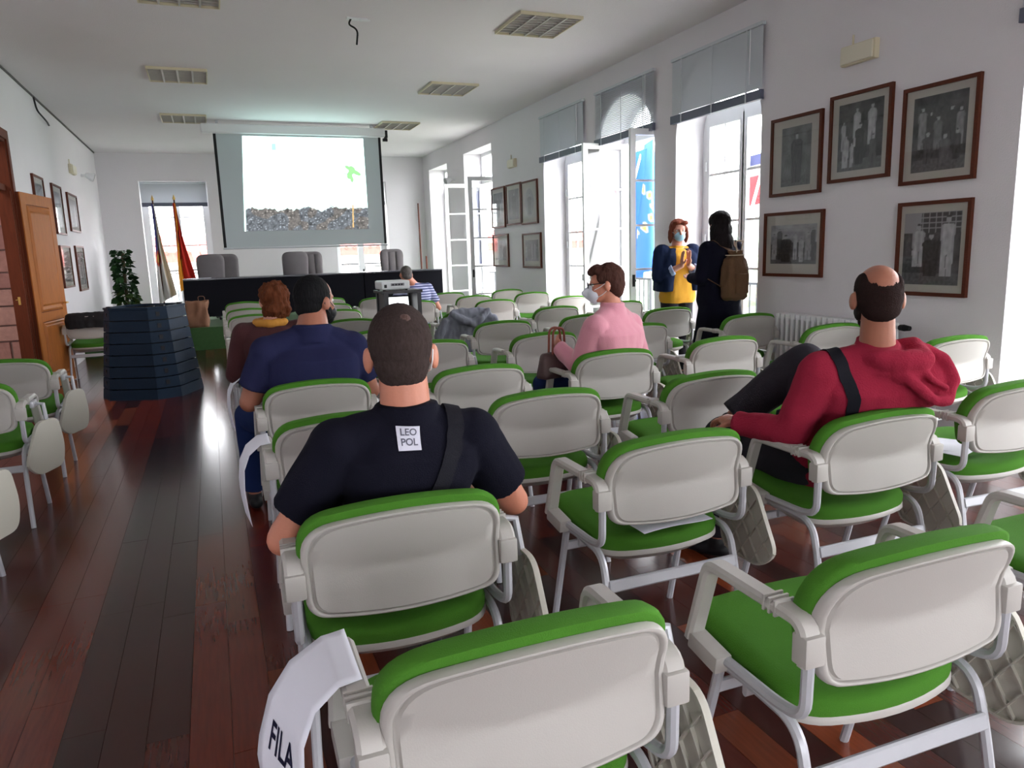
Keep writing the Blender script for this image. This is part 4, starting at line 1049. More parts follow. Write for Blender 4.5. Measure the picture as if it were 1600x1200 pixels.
def strip(parent, target, pts, w, m, name, off, th=.003, inflate=.004, n=40):
    """a flat strap laid on a clothing surface"""
    me = target.data; bv = BVHTree.FromPolygons([v.co for v in me.vertices], [tuple(p.vertices) for p in me.polygons])
    P = [V(p)-V(off) for p in pts]; Q = []
    for i in range(n+1):
        t = i/n*(len(P)-1); a = min(int(t), len(P)-2); f = t-a
        p0, p1, p2, p3 = P[max(a-1, 0)], P[a], P[a+1], P[min(a+2, len(P)-1)]
        Q.append(.5*((2*p1)+(-p0+p2)*f+(2*p0-5*p1+4*p2-p3)*f*f+(-p0+3*p1-3*p2+p3)*f**3))
    hits = [bv.find_nearest(q)[:2] for q in Q]
    bm = nb(); rows = []
    for i, (h, nn) in enumerate(hits):
        t = (hits[min(i+1, n)][0]-hits[max(i-1, 0)][0]).normalized(); s = t.cross(nn).normalized(); row = []
        for k in range(5):
            q = h+s*w*(k/4-.5); hh, n2 = bv.find_nearest(q)[:2]; row.append((hh+nn*inflate, nn))
        rows.append(row)
    # smooth along the length
    A = [[bm.verts.new(r[k][0]) for k in range(5)] for r in rows]; Bt = [[bm.verts.new(r[k][0]+r[k][1]*th) for k in range(5)] for r in rows]
    for i in range(n):
        for k in range(4): bm.faces.new((A[i][k], A[i+1][k], A[i+1][k+1], A[i][k+1])); bm.faces.new((Bt[i][k], Bt[i][k+1], Bt[i+1][k+1], Bt[i+1][k]))
        for k in (0, 4): bm.faces.new((A[i][k], Bt[i][k], Bt[i+1][k], A[i+1][k]))
    for i in (0, n): bm.faces.new([A[i][k] for k in range(5)]+[Bt[i][k] for k in range(4, -1, -1)])
    bmesh.ops.recalc_face_normals(bm, faces=bm.faces)
    return obj(name, bm, m, parent, smooth=True, angle=50)
SKINT = {}
def skin(name, col): return mat(name, col, .5, bump=.08, bscale=150, var=.12, vscale=14)
def hairm(name, col, dark=.45): return mat(name, col, .75, bump=.6, bscale=110, var=dark, vscale=80, stretch=(1, 1, .2), spec=.12)
def torso_rings(J, k=1.0, inf=0, top=True, hips=1.0):
    pel, bel, che, nk = V(J['pelvis']), V(J['belly']), V(J['chest']), V(J['neck']); ax = V(J['ax']).normalized(); w = J.get('w', 1.0)*k; bw = J.get('bw', 1.0)*k; out = []
    def fr(t): t = t.normalized(); ay = ax.cross(t)*-1; ay.normalize(); return ax, ay
    up = che-bel; a1, y1 = fr(bel-pel); a2, y2 = fr(up); a3, y3 = fr(nk-che); t = y1
    out.append((pel-(bel-pel)*.35, .165*w*hips+inf, .125*bw+inf, a1, y1)); out.append((pel, .178*w*hips+inf, .135*bw+inf, a1, y1))
    out.append((bel, .158*w+inf, .122*bw+inf, a2, y2)); out.append((bel.lerp(che, .5), .165*w+inf, .122*bw+inf, a2, y2)); out.append((che, .182*w+inf, .125*bw+inf, a2, y2))
    sh = (V(J['shL'])+V(J['shR']))/2
    out.append((che.lerp(sh, .65), .186*w+inf, .112*bw+inf, a3, y3)); out.append((sh+(nk-sh)*.15, .155*w+inf, .088*k+inf, a3, y3))
    out.append((sh+(nk-sh)*.55, .098*w+inf, .070*k+inf, a3, y3)); out.append((nk, .060*k+inf*.8, .058*k+inf*.8, a3, y3))
    return out
def person(label, loc, J, skinm, hk=1.0, wk=1.0, voxel=.0065, legs=True, shoe=BLACK):
    root = empty('person', loc, 0, label, 'person'); b = Blob(); HR = rot(*J['headR']); P = head(b, J['head'], HR, hk)
    nk = V(J['neck']); b.cap(nk-V((0, 0, .03)), .060*wk*J.get('nw', 1), P(0, -.022, -.045), .055*hk*J.get('nw', 1))
    b.loft(torso_rings(J))
    for s in 'LR':
        sh, el, wr = V(J['sh'+s]), V(J['el'+s]), V(J['wr'+s]); b.ell(sh, (.058*wk, .058*wk, .058*wk)); b.cap(nk.lerp(sh, .25)-V((0, 0, .02)), .05*wk, sh, .052*wk)
        b.cap(sh, .054*wk, el, .041*wk); b.cap(el, .042*wk, el.lerp(wr, .35), .041*wk); b.cap(el.lerp(wr, .35), .041*wk, wr, .027)
        hd, hn = J['hand'+s]; hand(b, wr, hd, hn, 1 if s == 'L' else -1, J.get('curl'+s, .5), hk)
        hp, kn, an = V(J['hip'+s]), V(J['kn'+s]), V(J['an'+s]); b.cap(hp, .085*wk, kn, .056*wk); b.cap(kn, .056*wk, kn.lerp(an, .35), .053*wk); b.cap(kn.lerp(an, .35), .053*wk, an, .036)
        td = V(J.get('toe'+s, (0, 1, 0))).normalized(); b.cap(an-V((0, 0, .035))-td*.02, .03, an-V((0, 0, .048))+td*.13, .024)
    body = b.build('body', skinm, root, voxel, 3, off=loc); eyes(root, P, HR, loc, hk)
    for s in 'LR':
        an = V(J['an'+s]); td = V(J.get('toe'+s, (0, 1, 0))).normalized(); q = Blob(); q.cap(an-V((0, 0, .040))-td*.03, .040, an-V((0, 0, .045))+td*.09, .040); q.cap(an-V((0, 0, .045))+td*.09, .040, an-V((0, 0, .05))+td*.17, .032); q.cap(an, .042, an-V((0, 0, .04)), .042)
        q.build('shoe', shoe, root, .009, 2, off=loc)
    return root, P, HR
def shirt(root, J, m, name='shirt', inf=.014, sleeve='short', wk=1.0, disp=None, voxel=.0075, extra=None, k=1.0, hips=1.0):
    b = Blob(); b.loft(torso_rings(J, k, inf, hips=hips)[:-1]); off = root.location; nk = V(J['neck'])
    for s in 'LR':
        sh, el, wr = V(J['sh'+s]), V(J['el'+s]), V(J['wr'+s]); b.ell(sh, [(.060*wk+inf)]*3); b.cap(nk.lerp(sh, .25)-V((0, 0, .035)), .044*wk+inf, sh, .055*wk+inf)
        if sleeve == 'short': b.cap(sh, .058*wk+inf, sh.lerp(el, .72), .055*wk+inf, flat1=True)
        else:
            t = .97 if sleeve == 'long' else .55
            b.cap(sh, .058*wk+inf, el, .047*wk+inf*.9); b.cap(el, .047*wk+inf*.9, el.lerp(wr, t), .034*wk+inf*.7, flat1=True)
    ay = (V(J['ax']).normalized().cross((nk-V(J['chest'])).normalized())*-1).normalized(); c = V((0, 0, 1))
    b.loft([(nk-V((0, 0, .085)), .100*wk, .088*wk, V(J['ax']).normalized(), ay), (nk-V((0, 0, .05)), .082*wk, .078*wk, V(J['ax']).normalized(), ay), (nk+V((0, 0, J.get('collar', .008))), .064*wk*J.get('nw', 1)+.006, .066*wk*J.get('nw', 1)+.006, V(J['ax']).normalized(), ay)], e=2)
    if extra: extra(b)
    return b.build(name, m, root, voxel, 5, disp or folds(), off=off)
def trousers(root, J, m, wk=1.0, inf=.012, disp=None, name='trousers', low=.93):
    b = Blob(); tr_ = torso_rings(J, 1, inf-.004)[:3]; tr_[2] = (V(tr_[1][0]).lerp(V(tr_[2][0]), .35), tr_[1][1]*.97, tr_[1][2]*.97, tr_[2][3], tr_[2][4]); b.loft(tr_); 
    for s in 'LR':
        hp, kn, an = V(J['hip'+s]), V(J['kn'+s]), V(J['an'+s]); b.cap(hp, .087*wk+inf, kn, .06*wk+inf); b.cap(kn, .06*wk+inf, kn.lerp(an, low), .045*wk+inf, flat1=True)
    return b.build(name, m, root, .009, 4, disp or folds(.006, 8, seed=3), off=root.location)
def hair(root, P, HR, parts, m, name='hair', k=1.0, amp=.004, f=60, voxel=.006, sm=3):
    b = Blob()
    for p in parts:
        if len(p) == 2: b.ell(P(*p[0]), [a*k for a in p[1]], HR)
        else: b.cap(P(*p[0]), p[1]*k, P(*p[2]), p[3]*k)
    return b.build(name, m, root, voxel, sm, folds(amp, f, seed=1), off=root.location)
def seated(x, y, z=.515, lean=0, yaw=0, sw=.19, knee=.12):
    """joint positions for somebody sitting at x, y facing yaw (deg, 0 = towards the screen)"""
    R = Matrix.Rotation(math.radians(yaw), 3, 'Z'); o = V((x, y, 0)); T = lambda a, b, c: o+R @ V((a, b, c))
    J = dict(pelvis=T(0, 0, z+.10), belly=T(0, -.02-lean*.25, z+.26), chest=T(0, -.02-lean*.6, z+.42), neck=T(0, .0-lean, z+.585), ax=R @ V((1, 0, 0)),
             shL=T(-sw, .0-lean*.9, z+.515), shR=T(sw, .0-lean*.9, z+.515), head=T(0, .035-lean, z+.755), headR=(yaw, 0, 0),
             hipL=T(-.09, .03, z+.085), hipR=T(.09, .03, z+.085), knL=T(-knee, .44, z+.06), knR=T(knee, .44, z+.06), anL=T(-knee, .42, .085), anR=T(knee, .42, .085),
             toeL=R @ V((-.2, 1, 0)), toeR=R @ V((.2, 1, 0)))
    J['T'] = T; return J
FLESH = skin('skin_warm', (.52, .20, .125)); FLESH2 = skin('skin_tanned', (.33, .125, .075)); FLESH3 = skin('skin_light', (.55, .26, .19))
JEANS = mat('blue_jeans', (.010, .020, .075), .9, bump=.3, bscale=200, var=.2, spec=.1); DJEANS = mat('dark_jeans', (.028, .026, .034), .9, bump=.3, bscale=200, var=.25, spec=.1)

# --- man in the black T-shirt, nearest
def man_black():
    x, y = .475, 2.13; J = seated(x, y, .52, 0, 0, .195, .17)
    J.update(neck=V((x+.01, 2.06, 1.065)), head=V((.488, 2.10, 1.215)), headR=(-12, -4, -1), shL=V((.285, 2.06, .968)), shR=V((.68, 2.05, .955)), chest=V((x+.005, 2.06, .90)), belly=V((x, 2.10, .75)), w=1.06, bw=1.1, nw=1.1, collar=.014,
             elL=V((.118, 2.09, .715)), wrL=V((.16, 2.33, .70)), elR=V((.825, 2.10, .715)), wrR=V((.72, 2.32, .69)), handL=((.5, 1, -.1), (.2, 0, -1)), handR=((-.6, 1, -.1), (0, 0, -1)))
    loc = V((x, y, 0)); r, P, HR = person('man in a black T-shirt with LEO POL on the back, nearest, seen from behind', loc, J, FLESH, 1.14, 1.12, .006)
    T = mat('black_cotton', (.007, .007, .014), .95, bump=.25, bscale=300, spec=.1)
    sh = shirt(r, J, T, wk=1.18, inf=.016, voxel=.007, disp=folds(.007, 7, (1, 1, .6)))
    trousers(r, J, DJEANS, 1.1)
    HM = mat('short_brown_grey_hair', (.042, .029, .027), .9, bump=.25, bscale=400, var=.55, vscale=150, stretch=(1, 1, .3), spec=.1)
    hair(r, P, HR, [((0, -.018, .030), (.0815, .104, .098)), ((0, -.045, -.022), (.070, .064, .058)), ((0, -.055, -.045), (.062, .042, .040))], HM, k=1.14, amp=.0016, f=220, voxel=.005)
    bm = nb(); ell(bm, P(.012, -.092, .088)-loc, (.019, .008, .016), HR @ rot(0, -35), 12); obj('thinning_crown', bm, mat('scalp_hair_mix', (.085, .042, .035), .7, bump=.6, bscale=200, var=.4, vscale=120), r, smooth=True)
    # cloth label with lettering, projected on the shirt
    me = sh.data; bv = BVHTree.FromPolygons([v.co for v in me.vertices], [tuple(p.vertices) for p in me.polygons])
    Ro = Matrix.Rotation(math.radians(-6), 2)
    def proj(u, v, e):
        q = Ro @ V((u, v)).to_2d() if False else V((u*math.cos(.07)-v*math.sin(-.07), u*math.sin(-.07)+v*math.cos(.07)))
        p = V((.463+q.x, 0, .998+q.y))-loc; h = bv.ray_cast(V((p.x, -.6, p.z)), V((0, 1, 0)))
        return V((p.x, h[0].y-e, p.z))
    lb = grid_mesh('cloth_label', lambda u, v: proj((u-.5)*.064, (v-.5)*.062, .0045), 12, 12, None, mat('white_label', (.62, .62, .72), .8), r, smooth=True)
    text_mesh('LEO\nPOL', .0255, lambda p: proj(p.x, p.y+.002, .0056), 'lettering', mat('grey_print', (.10, .10, .14), .8), lb)
    # mask loop behind the right ear and thin neck cord
    bm = nb(); tube(bm, [tuple(P(*q)-loc) for q in ((.078, -.004, .020), (.080, -.030, .005), (.077, -.036, -.02), (.072, -.02, -.045), (.066, .03, -.055))], .0022, 6); obj('mask_loop', bm, WHITE, r)
    bm = nb(); N = 28; tube(bm, [tuple(V(J['neck'])+V((.068*math.cos(a), .065*math.sin(a), .012+.010*math.sin(a)))-loc) for a in [2*PI*k/N for k in range(N+1)]], .0018, 5); obj('neck_cord', bm, INK, r)
    strap = mat('black_webbing', (.013, .013, .018), .85, bump=.3, bscale=400, spec=.1)
    g = empty('crossbody_bag', loc, 0, 'dark crossbody strap running over the right shoulder of the man in black', 'bag')
    strip(g, sh, [(.63, 2.14, 1.06), (.615, 2.03, 1.055), (.60, 1.93, .99), (.54, 1.90, .86), (.46, 1.9, .72), (.36, 1.93, .66)], .048, strap, 'strap', loc)
    bm = nb(); box(bm, -.27, -.10, .06, .13, .62, .80, bev=.02); obj('pouch', bm, strap, g)
man_black()

# --- broad man in navy
def man_navy():
    x, y = .46, 4.12; J = seated(x, y, .52, 0, -6, .235, .26)
    J.update(head=V((.515, 4.15, 1.262)), headR=(-52, -3, 0), neck=V((.475, 4.08, 1.135)), nw=1.15, shL=V((.235, 4.08, 1.005)), shR=V((.675, 4.08, 1.0)), chest=V((x, 4.07, .88)), belly=V((x, 4.12, .72)), w=1.28, bw=1.5,
             elL=V((.125, 4.10, .75)), wrL=V((.18, 4.34, .74)), elR=V((.77, 4.12, .75)), wrR=V((.72, 4.36, .72)), handL=((.4, 1, 0), (0, 0, -1)), handR=((-.4, 1, 0), (0, 0, -1)),
             knL=V((.13, 4.58, .58)), anL=V((.12, 4.6, .085)), hipL=V((.33, 4.15, .60)))
    loc = V((x, y, 0)); r, P, HR = person('broad bearded man in a navy T-shirt with black mask, face turned right', loc, J, FLESH2, 1.10, 1.3, .007)
    shirt(r, J, mat('navy_cotton', (.018, .020, .060), .95, bump=.25, bscale=300, spec=.1), wk=1.3, inf=.018, voxel=.008, disp=folds(.008, 6)); trousers(r, J, JEANS, 1.25)
    BH = hairm('black_hair', (.006, .006, .007), .4)
    hair(r, P, HR, [((0, -.028, .030), (.084, .098, .098)), ((0, -.055, -.03), (.072, .058, .06))], BH, k=1.1, amp=.002, f=150)
    hair(r, P, HR, [((0, .058, -.085), (.050, .040, .036)), ((.055, .025, -.06), (.016, .03, .035)), ((-.055, .025, -.06), (.016, .03, .035))], BH, 'beard', k=1.1, amp=.003, f=120)
    mask(r, P, HR, loc, BLACK, 1.1, .0)
def mask(r, P, HR, loc, m, k, drop=0, beak=0.0, loops=True):
    b = Blob(); b.ell(P(0, .066, -.055+drop), (.056*k, .050*k, .052*k), HR)
    if beak: b.cap(P(0, .08, -.02+drop), .03*k, P(0, .115+beak, -.045+drop), .017*k); b.cap(P(0, .115+beak, -.045+drop), .017*k, P(0, .07, -.09+drop), .03*k)
    o = b.build('face_mask', m, r, .006, 3, off=loc)
    if loops:
        for s in (-1, 1):
            bm = nb(); tube(bm, [tuple(P(s*.052, .07, -.03)-loc), tuple(P(s*.072, .03, -.012)-loc), tuple(P(s*.084, -.005, .01)-loc)], .0025, 5); tube(bm, [tuple(P(s*.050, .06, -.08)-loc), tuple(P(s*.070, .02, -.06)-loc), tuple(P(s*.084, -.012, -.035)-loc)], .0025, 5); tube(bm, [tuple(P(s*.084, -.005, .01)-loc), tuple(P(s*.086, -.03, -.01)-loc), tuple(P(s*.084, -.012, -.035)-loc)], .0025, 5)
            obj('mask_loop', bm, WHITE if m is not BLACK else BLACK, r)
    return o
man_navy()

# --- person with curly auburn hair in front of him
def curly():
    x, y = .33, 5.10; J = seated(x, y, .50, 0, 0, .17)
    J.update(head=V((.365, 5.14, 1.225)), headR=(10, -6, 0), elL=V((.085, 5.12, .76)), wrL=V((.14, 5.36, .72)), elR=V((.58, 5.14, .76)), wrR=V((.5, 5.36, .72)), handL=((.3, 1, 0), (0, 0, -1)), handR=((-.3, 1, 0), (0, 0, -1)), w=.95)
    loc = V((x, y, 0)); r, P, HR = person('seated person with curly auburn hair and dark maroon top, seen from behind', loc, J, FLESH3, 1.0, .95, .008)
    shirt(r, J, mat('maroon_knit', (.050, .010, .012), .95, bump=.4, bscale=180), sleeve='long', inf=.018, voxel=.009)
    trousers(r, J, DJEANS)
    hair(r, P, HR, [((0, -.03, .025), (.095, .105, .10)), ((0, -.06, -.045), (.082, .07, .075)), ((.05, -.05, -.07), (.04, .05, .05)), ((-.05, -.05, -.06), (.04, .05, .05)), ((0, -.09, .06), (.05, .04, .05))], hairm('auburn_curls', (.11, .032, .012), .6), amp=.020, f=32, sm=1)
    b = Blob(); nk = V(J['neck']); N = 14
    for k in range(N): a, c = 2*PI*k/N, 2*PI*(k+1)/N; b.cap(nk+V((.09*math.cos(a), .085*math.sin(a), .0)), .026, nk+V((.09*math.cos(c), .085*math.sin(c), .0)), .026)
    b.build('scarf', mat('mustard_scarf', (.50, .22, .03), .9, bump=.3, bscale=120), r, .009, 2, folds(.008, 30), off=loc)
curly()

# --- man in the striped shirt near the dais
def striped():
    x, y = 2.58, 10.02; J = seated(x, y, .50, 0, 5, .19)
    J.update(head=V((2.46, 10.0, 1.215)), headR=(8, -10, 0), elL=V((2.24, 10.05, .74)), wrL=V((2.35, 10.28, .7)), elR=V((2.90, 10.02, .74)), wrR=V((2.78, 10.26, .7)), handL=((.4, 1, 0), (0, 0, -1)), handR=((-.4, 1, 0), (0, 0, -1)), w=1.05)
    loc = V((x, y, 0)); r, P, HR = person('grey-haired man in a blue and white striped shirt near the dais', loc, J, FLESH, 1.0, 1.05, .009)
    m = mat('striped_cotton', (.5, .5, .6), .9); nt = m.node_tree; b = nt.nodes['Principled BSDF']; tc = nt.nodes.new('ShaderNodeTexCoord'); w = nt.nodes.new('ShaderNodeTexWave'); w.bands_direction = 'Z'; w.inputs['Scale'].default_value = 9.0; w.inputs['Distortion'].default_value = .6; w.inputs['Detail Scale'].default_value = 1
    cr = nt.nodes.new('ShaderNodeValToRGB'); cr.color_ramp.elements[0].color = (.05, .06, .17, 1); cr.color_ramp.elements[1].color = (.42, .44, .62, 1); cr.color_ramp.elements[0].position = .42; cr.color_ramp.elements[1].position = .58
    nt.links.new(tc.outputs['Object'], w.inputs[0]); nt.links.new(w.outputs[0], cr.inputs[0]); nt.links.new(cr.outputs[0], b.inputs['Base Color'])
    shirt(r, J, m, inf=.018, voxel=.01, sleeve='short'); trousers(r, J, JEANS)
    hair(r, P, HR, [((0, -.02, .026), (.080, .098, .092)), ((0, -.05, -.03), (.068, .055, .05))], hairm('grey_hair', (.12, .11, .105), .4), amp=.003, f=90, voxel=.008)
striped()

# --- woman in pink, turned to the left
def pink():
    x, y = 2.36, 4.25; J = seated(x, y, .52, 0, 28, .18)
    J.update(head=V((2.310, 4.18, 1.268)), headR=(64, -4, 0), neck=V((2.355, 4.16, 1.145)), nw=.95, chest=V((2.365, 4.18, .90)), belly=V((2.365, 4.24, .74)), shL=V((2.205, 4.10, 1.005)), shR=V((2.515, 4.22, .99)), w=1.12, bw=1.25, ax=V((1, .42, 0)),
             elL=V((2.105, 4.16, .76)), wrL=V((2.070, 4.36, .86)), handL=((.1, .8, .35), (1, .2, -.2)), elR=V((2.625, 4.28, .77)), wrR=V((2.445, 4.48, .72)), handR=((-.7, .6, 0), (0, 0, -1)))
    loc = V((x, y, 0)); r, P, HR = person('woman in a pink cardigan with glasses and white mask, face in left profile', loc, J, FLESH, 1.02, 1.1, .007)
    shirt(r, J, mat('pink_knit', (.66, .27, .34), .9, bump=.3, bscale=220, sheen=.3), 'cardigan', sleeve='long', wk=1.12, inf=.018, disp=folds(.008, 9)); trousers(r, J, JEANS, 1.05)
    hair(r, P, HR, [((0, -.03, .040), (.088, .100, .090)), ((0, -.062, -.01), (.080, .066, .075)), ((0, .035, .085), (.062, .06, .038)), ((.0, .075, .075), (.05, .028, .02)), ((.066, .0, .045), (.02, .05, .04)), ((-.066, .0, .045), (.02, .05, .04)), ((0, -.07, -.055), (.058, .04, .04))], hairm('red_brown_hair', (.060, .024, .018), .45), k=1.02, amp=.006, f=34)
    mask(r, P, HR, loc, mat('white_mask', (.70, .72, .80), .8), 1.02, 0, .018)
    bm = nb()
    for s in (-1, 1):
        pts = [P(s*.032+.026*math.cos(a), .104, .002+.017*math.sin(a))-loc for a in [2*PI*k/16 for k in range(17)]]; tube(bm, [tuple(p) for p in pts], .003, 6); tube(bm, [tuple(P(s*.058, .104, .006)-loc), tuple(P(s*.079, .07, .008)-loc), tuple(P(s*.083, -.01, .010)-loc)], .0032, 6)
    tube(bm, [tuple(P(-.006, .106, .004)-loc), tuple(P(.006, .106, .004)-loc)], .002, 6); obj('glasses', bm, BLACK, r)
    # handbag on her lap
    g = empty('handbag', (2.075, 4.42, .655), math.radians(15), 'brown handbag with looped handles on the lap of the woman in pink', 'bag')
    HB = mat('brown_leather', (.085, .045, .045), .5, bump=.3, bscale=60)
    bm = nb(); pillow(bm, dens(roundpoly([(-.15, .0), (.15, .0), (.125, .17), (-.125, .17)], .03, 4), .03), lambda u, v, d: V((u, d*(1.15-v*4), v)), [(1, .03), (.9, .05), (0, .055)], [(1, -.03), (.9, -.05), (0, -.055)]); obj('bag_body', bm, HB, g, smooth=True)
    for s in (-1, 1): obj('bag_handle', tube(nb(), fillet([(-.05, s*.02, .15), (-.04, s*.02, .33), (.05, s*.02, .33), (.06, s*.02, .15)], .05), .008, 8), mat('red_brown_leather', (.20, .045, .025), .5), g)
pink()

# --- bald man in the red hoodie, slouching
def red():
    x, y = 2.33, 2.33; J = seated(x, y, .515, .10, 14, .20)
    J.update(head=V((2.285, 2.06, 1.282)), headR=(-32, -2, 0), neck=V((2.30, 2.06, 1.115)), chest=V((2.32, 2.12, .90)), belly=V((2.34, 2.22, .74)), shL=V((2.11, 2.14, 1.0)), shR=V((2.48, 2.03, .985)), w=1.1, bw=1.05, ax=V((1, -.26, 0)),
             elL=V((2.03, 2.20, .765)), wrL=V((1.965, 2.44, .765)), handL=((-.1, 1, .05), (.25, 0, -1)), curlL=.75, elR=V((2.60, 2.25, .76)), wrR=V((2.50, 2.48, .74)), handR=((-.3, 1, 0), (0, 0, -1)),
             knL=V((2.17, 2.78, .60)), anL=V((2.15, 2.80, .085)), hipL=V((2.23, 2.38, .585)), hipR=V((2.42, 2.38, .59)), knR=V((2.56, 2.70, .925)), anR=V((2.24, 2.84, .66)), toeR=V((-.2, .9, -.5)))
    loc = V((x, y, 0)); r, P, HR = person('balding man in a red hoodie, slouched with one leg crossed', loc, J, FLESH2, 1.03, 1.08, .0065)
    RM = mat('red_fleece', (.28, .018, .042), .95, bump=.4, bscale=160, var=.15, vscale=12, spec=.1)
    def hood(b):
        b.chain([V((2.215, 2.10, 1.06)), V((2.235, 2.0, 1.065)), V((2.31, 1.955, 1.05)), V((2.40, 1.945, 1.055)), V((2.44, 2.02, 1.085)), V((2.39, 2.11, 1.085))], [.030, .038, .040, .045, .042, .03])
        b.ell((2.41, 1.985, 1.0), (.115, .055, .085), rot(0, 0, 25)); b.ell((2.46, 1.965, .95), (.085, .05, .085)); b.ell((2.36, 1.97, 1.02), (.09, .05, .06))
        b.chain([V((2.29, 1.955, 1.03)), V((2.35, 1.925, .965)), V((2.42, 1.905, .905)), V((2.49, 1.905, .90))], [.018, .020, .022, .024]); b.chain([V((2.49, 1.905, .90)), V((2.535, 1.925, .965)), V((2.52, 1.955, 1.04)), V((2.46, 1.98, 1.09))], [.024, .026, .026, .022])
        b.chain([V((2.37, 1.93, 1.03)), V((2.43, 1.905, .97)), V((2.47, 1.90, .95))], [.014, .016, .014])
    def df(p):
        q = p+loc; a = folds(.007, 9)(p)
        if q.z > .84 and q.y < 2.06 and q.x > 2.22: a += .010*noise.noise(V(((q.x+q.z)*22, (q.x-q.z)*9, 2)))
        return a
    sh = shirt(r, J, RM, 'hoodie', sleeve='long', wk=1.12, inf=.018, extra=hood, disp=folds(.009, 11), voxel=.007)
    trousers(r, J, DJEANS, 1.3, .022)
    hair(r, P, HR, [((0, -.032, .004), (.0785, .083, .088)), ((.0, -.052, -.035), (.068, .058, .052)), ((.0535, -.016, .030), (.0255, .066, .060)), ((-.0535, -.016, .030), (.0255, .066, .060)), ((0, -.066, .028), (.060, .040, .052))], mat('cropped_dark_hair', (.022, .012, .011), .9, bump=.5, bscale=260, var=.5, vscale=140, spec=.08), k=1.03, amp=.0015, f=200)
    hair(r, P, HR, [((0, .055, -.088), (.048, .040, .032)), ((.056, .02, -.05), (.014, .03, .035)), ((-.056, .02, -.05), (.014, .03, .035))], hairm('dark_beard', (.02, .014, .012)), 'beard', k=1.03, amp=.002, f=120)
    g = empty('crossbody_bag', loc, 0, 'black strap over the left shoulder of the man in red, bag at his front', 'bag')
    st = mat('black_webbing', (.020, .020, .026))
    strip(g, sh, [(2.17, 2.24, 1.03), (2.145, 2.14, 1.09), (2.125, 2.04, 1.02), (2.14, 2.0, .92), (2.15, 2.02, .80), (2.20, 2.1, .68)], .045, st, 'strap', loc)
    bm = nb(); box(bm, -.10, .08, .12, .19, .63, .78, bev=.02); obj('pouch', bm, st, g)
red()

# --- two women standing by the windows
def standing(x, y, h, yaw, sw=.165):
    R = Matrix.Rotation(math.radians(yaw), 3, 'Z'); o = V((x, y, 0)); k = h/1.7; T = lambda a, b, c: o+R @ (V((a, b, c))*k)
    return dict(pelvis=T(0, 0, .90), belly=T(0, .01, 1.06), chest=T(0, 0, 1.22), neck=T(0, -.015, 1.415), ax=R @ V((1, 0, 0)), shL=T(-sw, -.01, 1.36), shR=T(sw, -.01, 1.36), head=T(0, .02, 1.582), headR=(yaw, 0, 0),
        elL=T(-sw-.06, -.03, 1.10), elR=T(sw+.06, -.03, 1.10), wrL=T(-sw, .12, .95), wrR=T(sw, .12, .95), handL=(R @ V((0, .5, -1)), R @ V((1, 0, 0))), handR=(R @ V((0, .5, -1)), R @ V((-1, 0, 0))),
        hipL=T(-.085, 0, .88), hipR=T(.085, 0, .88), knL=T(-.09, .01, .47), knR=T(.09, .01, .47), anL=T(-.09, -.02, .085), anR=T(.09, -.02, .085), toeL=R @ V((-.2, 1, 0)), toeR=R @ V((.2, 1, 0)), T=T)
def yellow():
    x, y = 4.74, 6.94; J = standing(x, y, 1.77, 172, .17); T = J['T']
    J.update(headR=(160, -4, 0), elL=T(-.22, .06, 1.12), elR=T(.24, .05, 1.12), wrL=T(-.03, .19, 1.235), wrR=T(.04, .185, 1.225), w=1.0, bw=1.0)
    R = Matrix.Rotation(math.radians(172), 3, 'Z'); J['handL'] = (R @ V((.0, .1, 1)), R @ V((1, .15, 0))); J['handR'] = (R @ V((.0, .12, 1)), R @ V((-1, .15, 0))); J['curlL'] = J['curlR'] = .12
    loc = V((x, y, 0)); r, P, HR = person('standing woman in a mustard top and navy jacket, blue mask, palms pressed together', loc, J, FLESH3, 1.04, 1.02, .007)
    M = mat('mustard_knit', (.62, .30, .02), .9, bump=.3, bscale=200)
    shirt(r, J, M, 'top', sleeve='short', inf=.016, hips=1.05); trousers(r, J, DJEANS)
    NV = mat('navy_denim', (.009, .016, .045), .9, bump=.3, bscale=220, var=.2, spec=.1)
    b = Blob(); nk = V(J['neck'])
    for s in (-1, 1):
        rg = []
        for z, xo, w_ in ((.96, .155, .085), (1.1, .145, .092), (1.22, .132, .105), (1.33, .112, .112), (1.40, .078, .070)): rg.append((T(s*xo, -.012, z), w_, .168 if z < 1.3 else .13 if z < 1.38 else .085, R @ V((1, 0, 0)), R @ V((0, 1, 0))))
        b.loft(rg)
        S_ = 'R' if s > 0 else 'L'; b.cap(V(J['sh'+S_]), .094, J['el'+S_], .076); b.cap(J['el'+S_], .074, V(J['el'+S_]).lerp(V(J['wr'+S_]), .55), .058, flat1=True)
    b.loft([(T(0, -.085, z), .12, .07, R @ V((1, 0, 0)), R @ V((0, 1, 0))) for z in (.98, 1.1, 1.25, 1.38)])
    b.build('jacket', NV, r, .009, 4, folds(.007, 12), off=loc)
    bm = nb(); 
    for S_ in 'LR':
        e = V(J['el'+S_]); w_ = V(J['wr'+S_]); cb = Blob(); cb.cap(e.lerp(w_, .50), .062, e.lerp(w_, .66), .060, flat0=True, flat1=True); cb.build('rolled_cuff', mat('pale_cuff_lining', (.25, .32, .48), .85), r, .008, 2, folds(.004, 30), off=loc)
    bm.free()
    hair(r, P, HR, [((0, -.025, .035), (.090, .100, .088)), ((.082, .0, -.045), (.022, .055, .085)), ((-.082, .0, -.045), (.022, .055, .085)), ((0, -.065, -.05), (.085, .045, .085)), ((.03, .062, .085), (.05, .04, .022)), ((-.04, .06, .08), (.045, .04, .025))], hairm('auburn_bob', (.16, .04, .022), .4), k=1.04, amp=.004, f=40)
    mask(r, P, HR, loc, mat('light_blue_mask', (.34, .58, .74), .8), 1.06)
yellow()
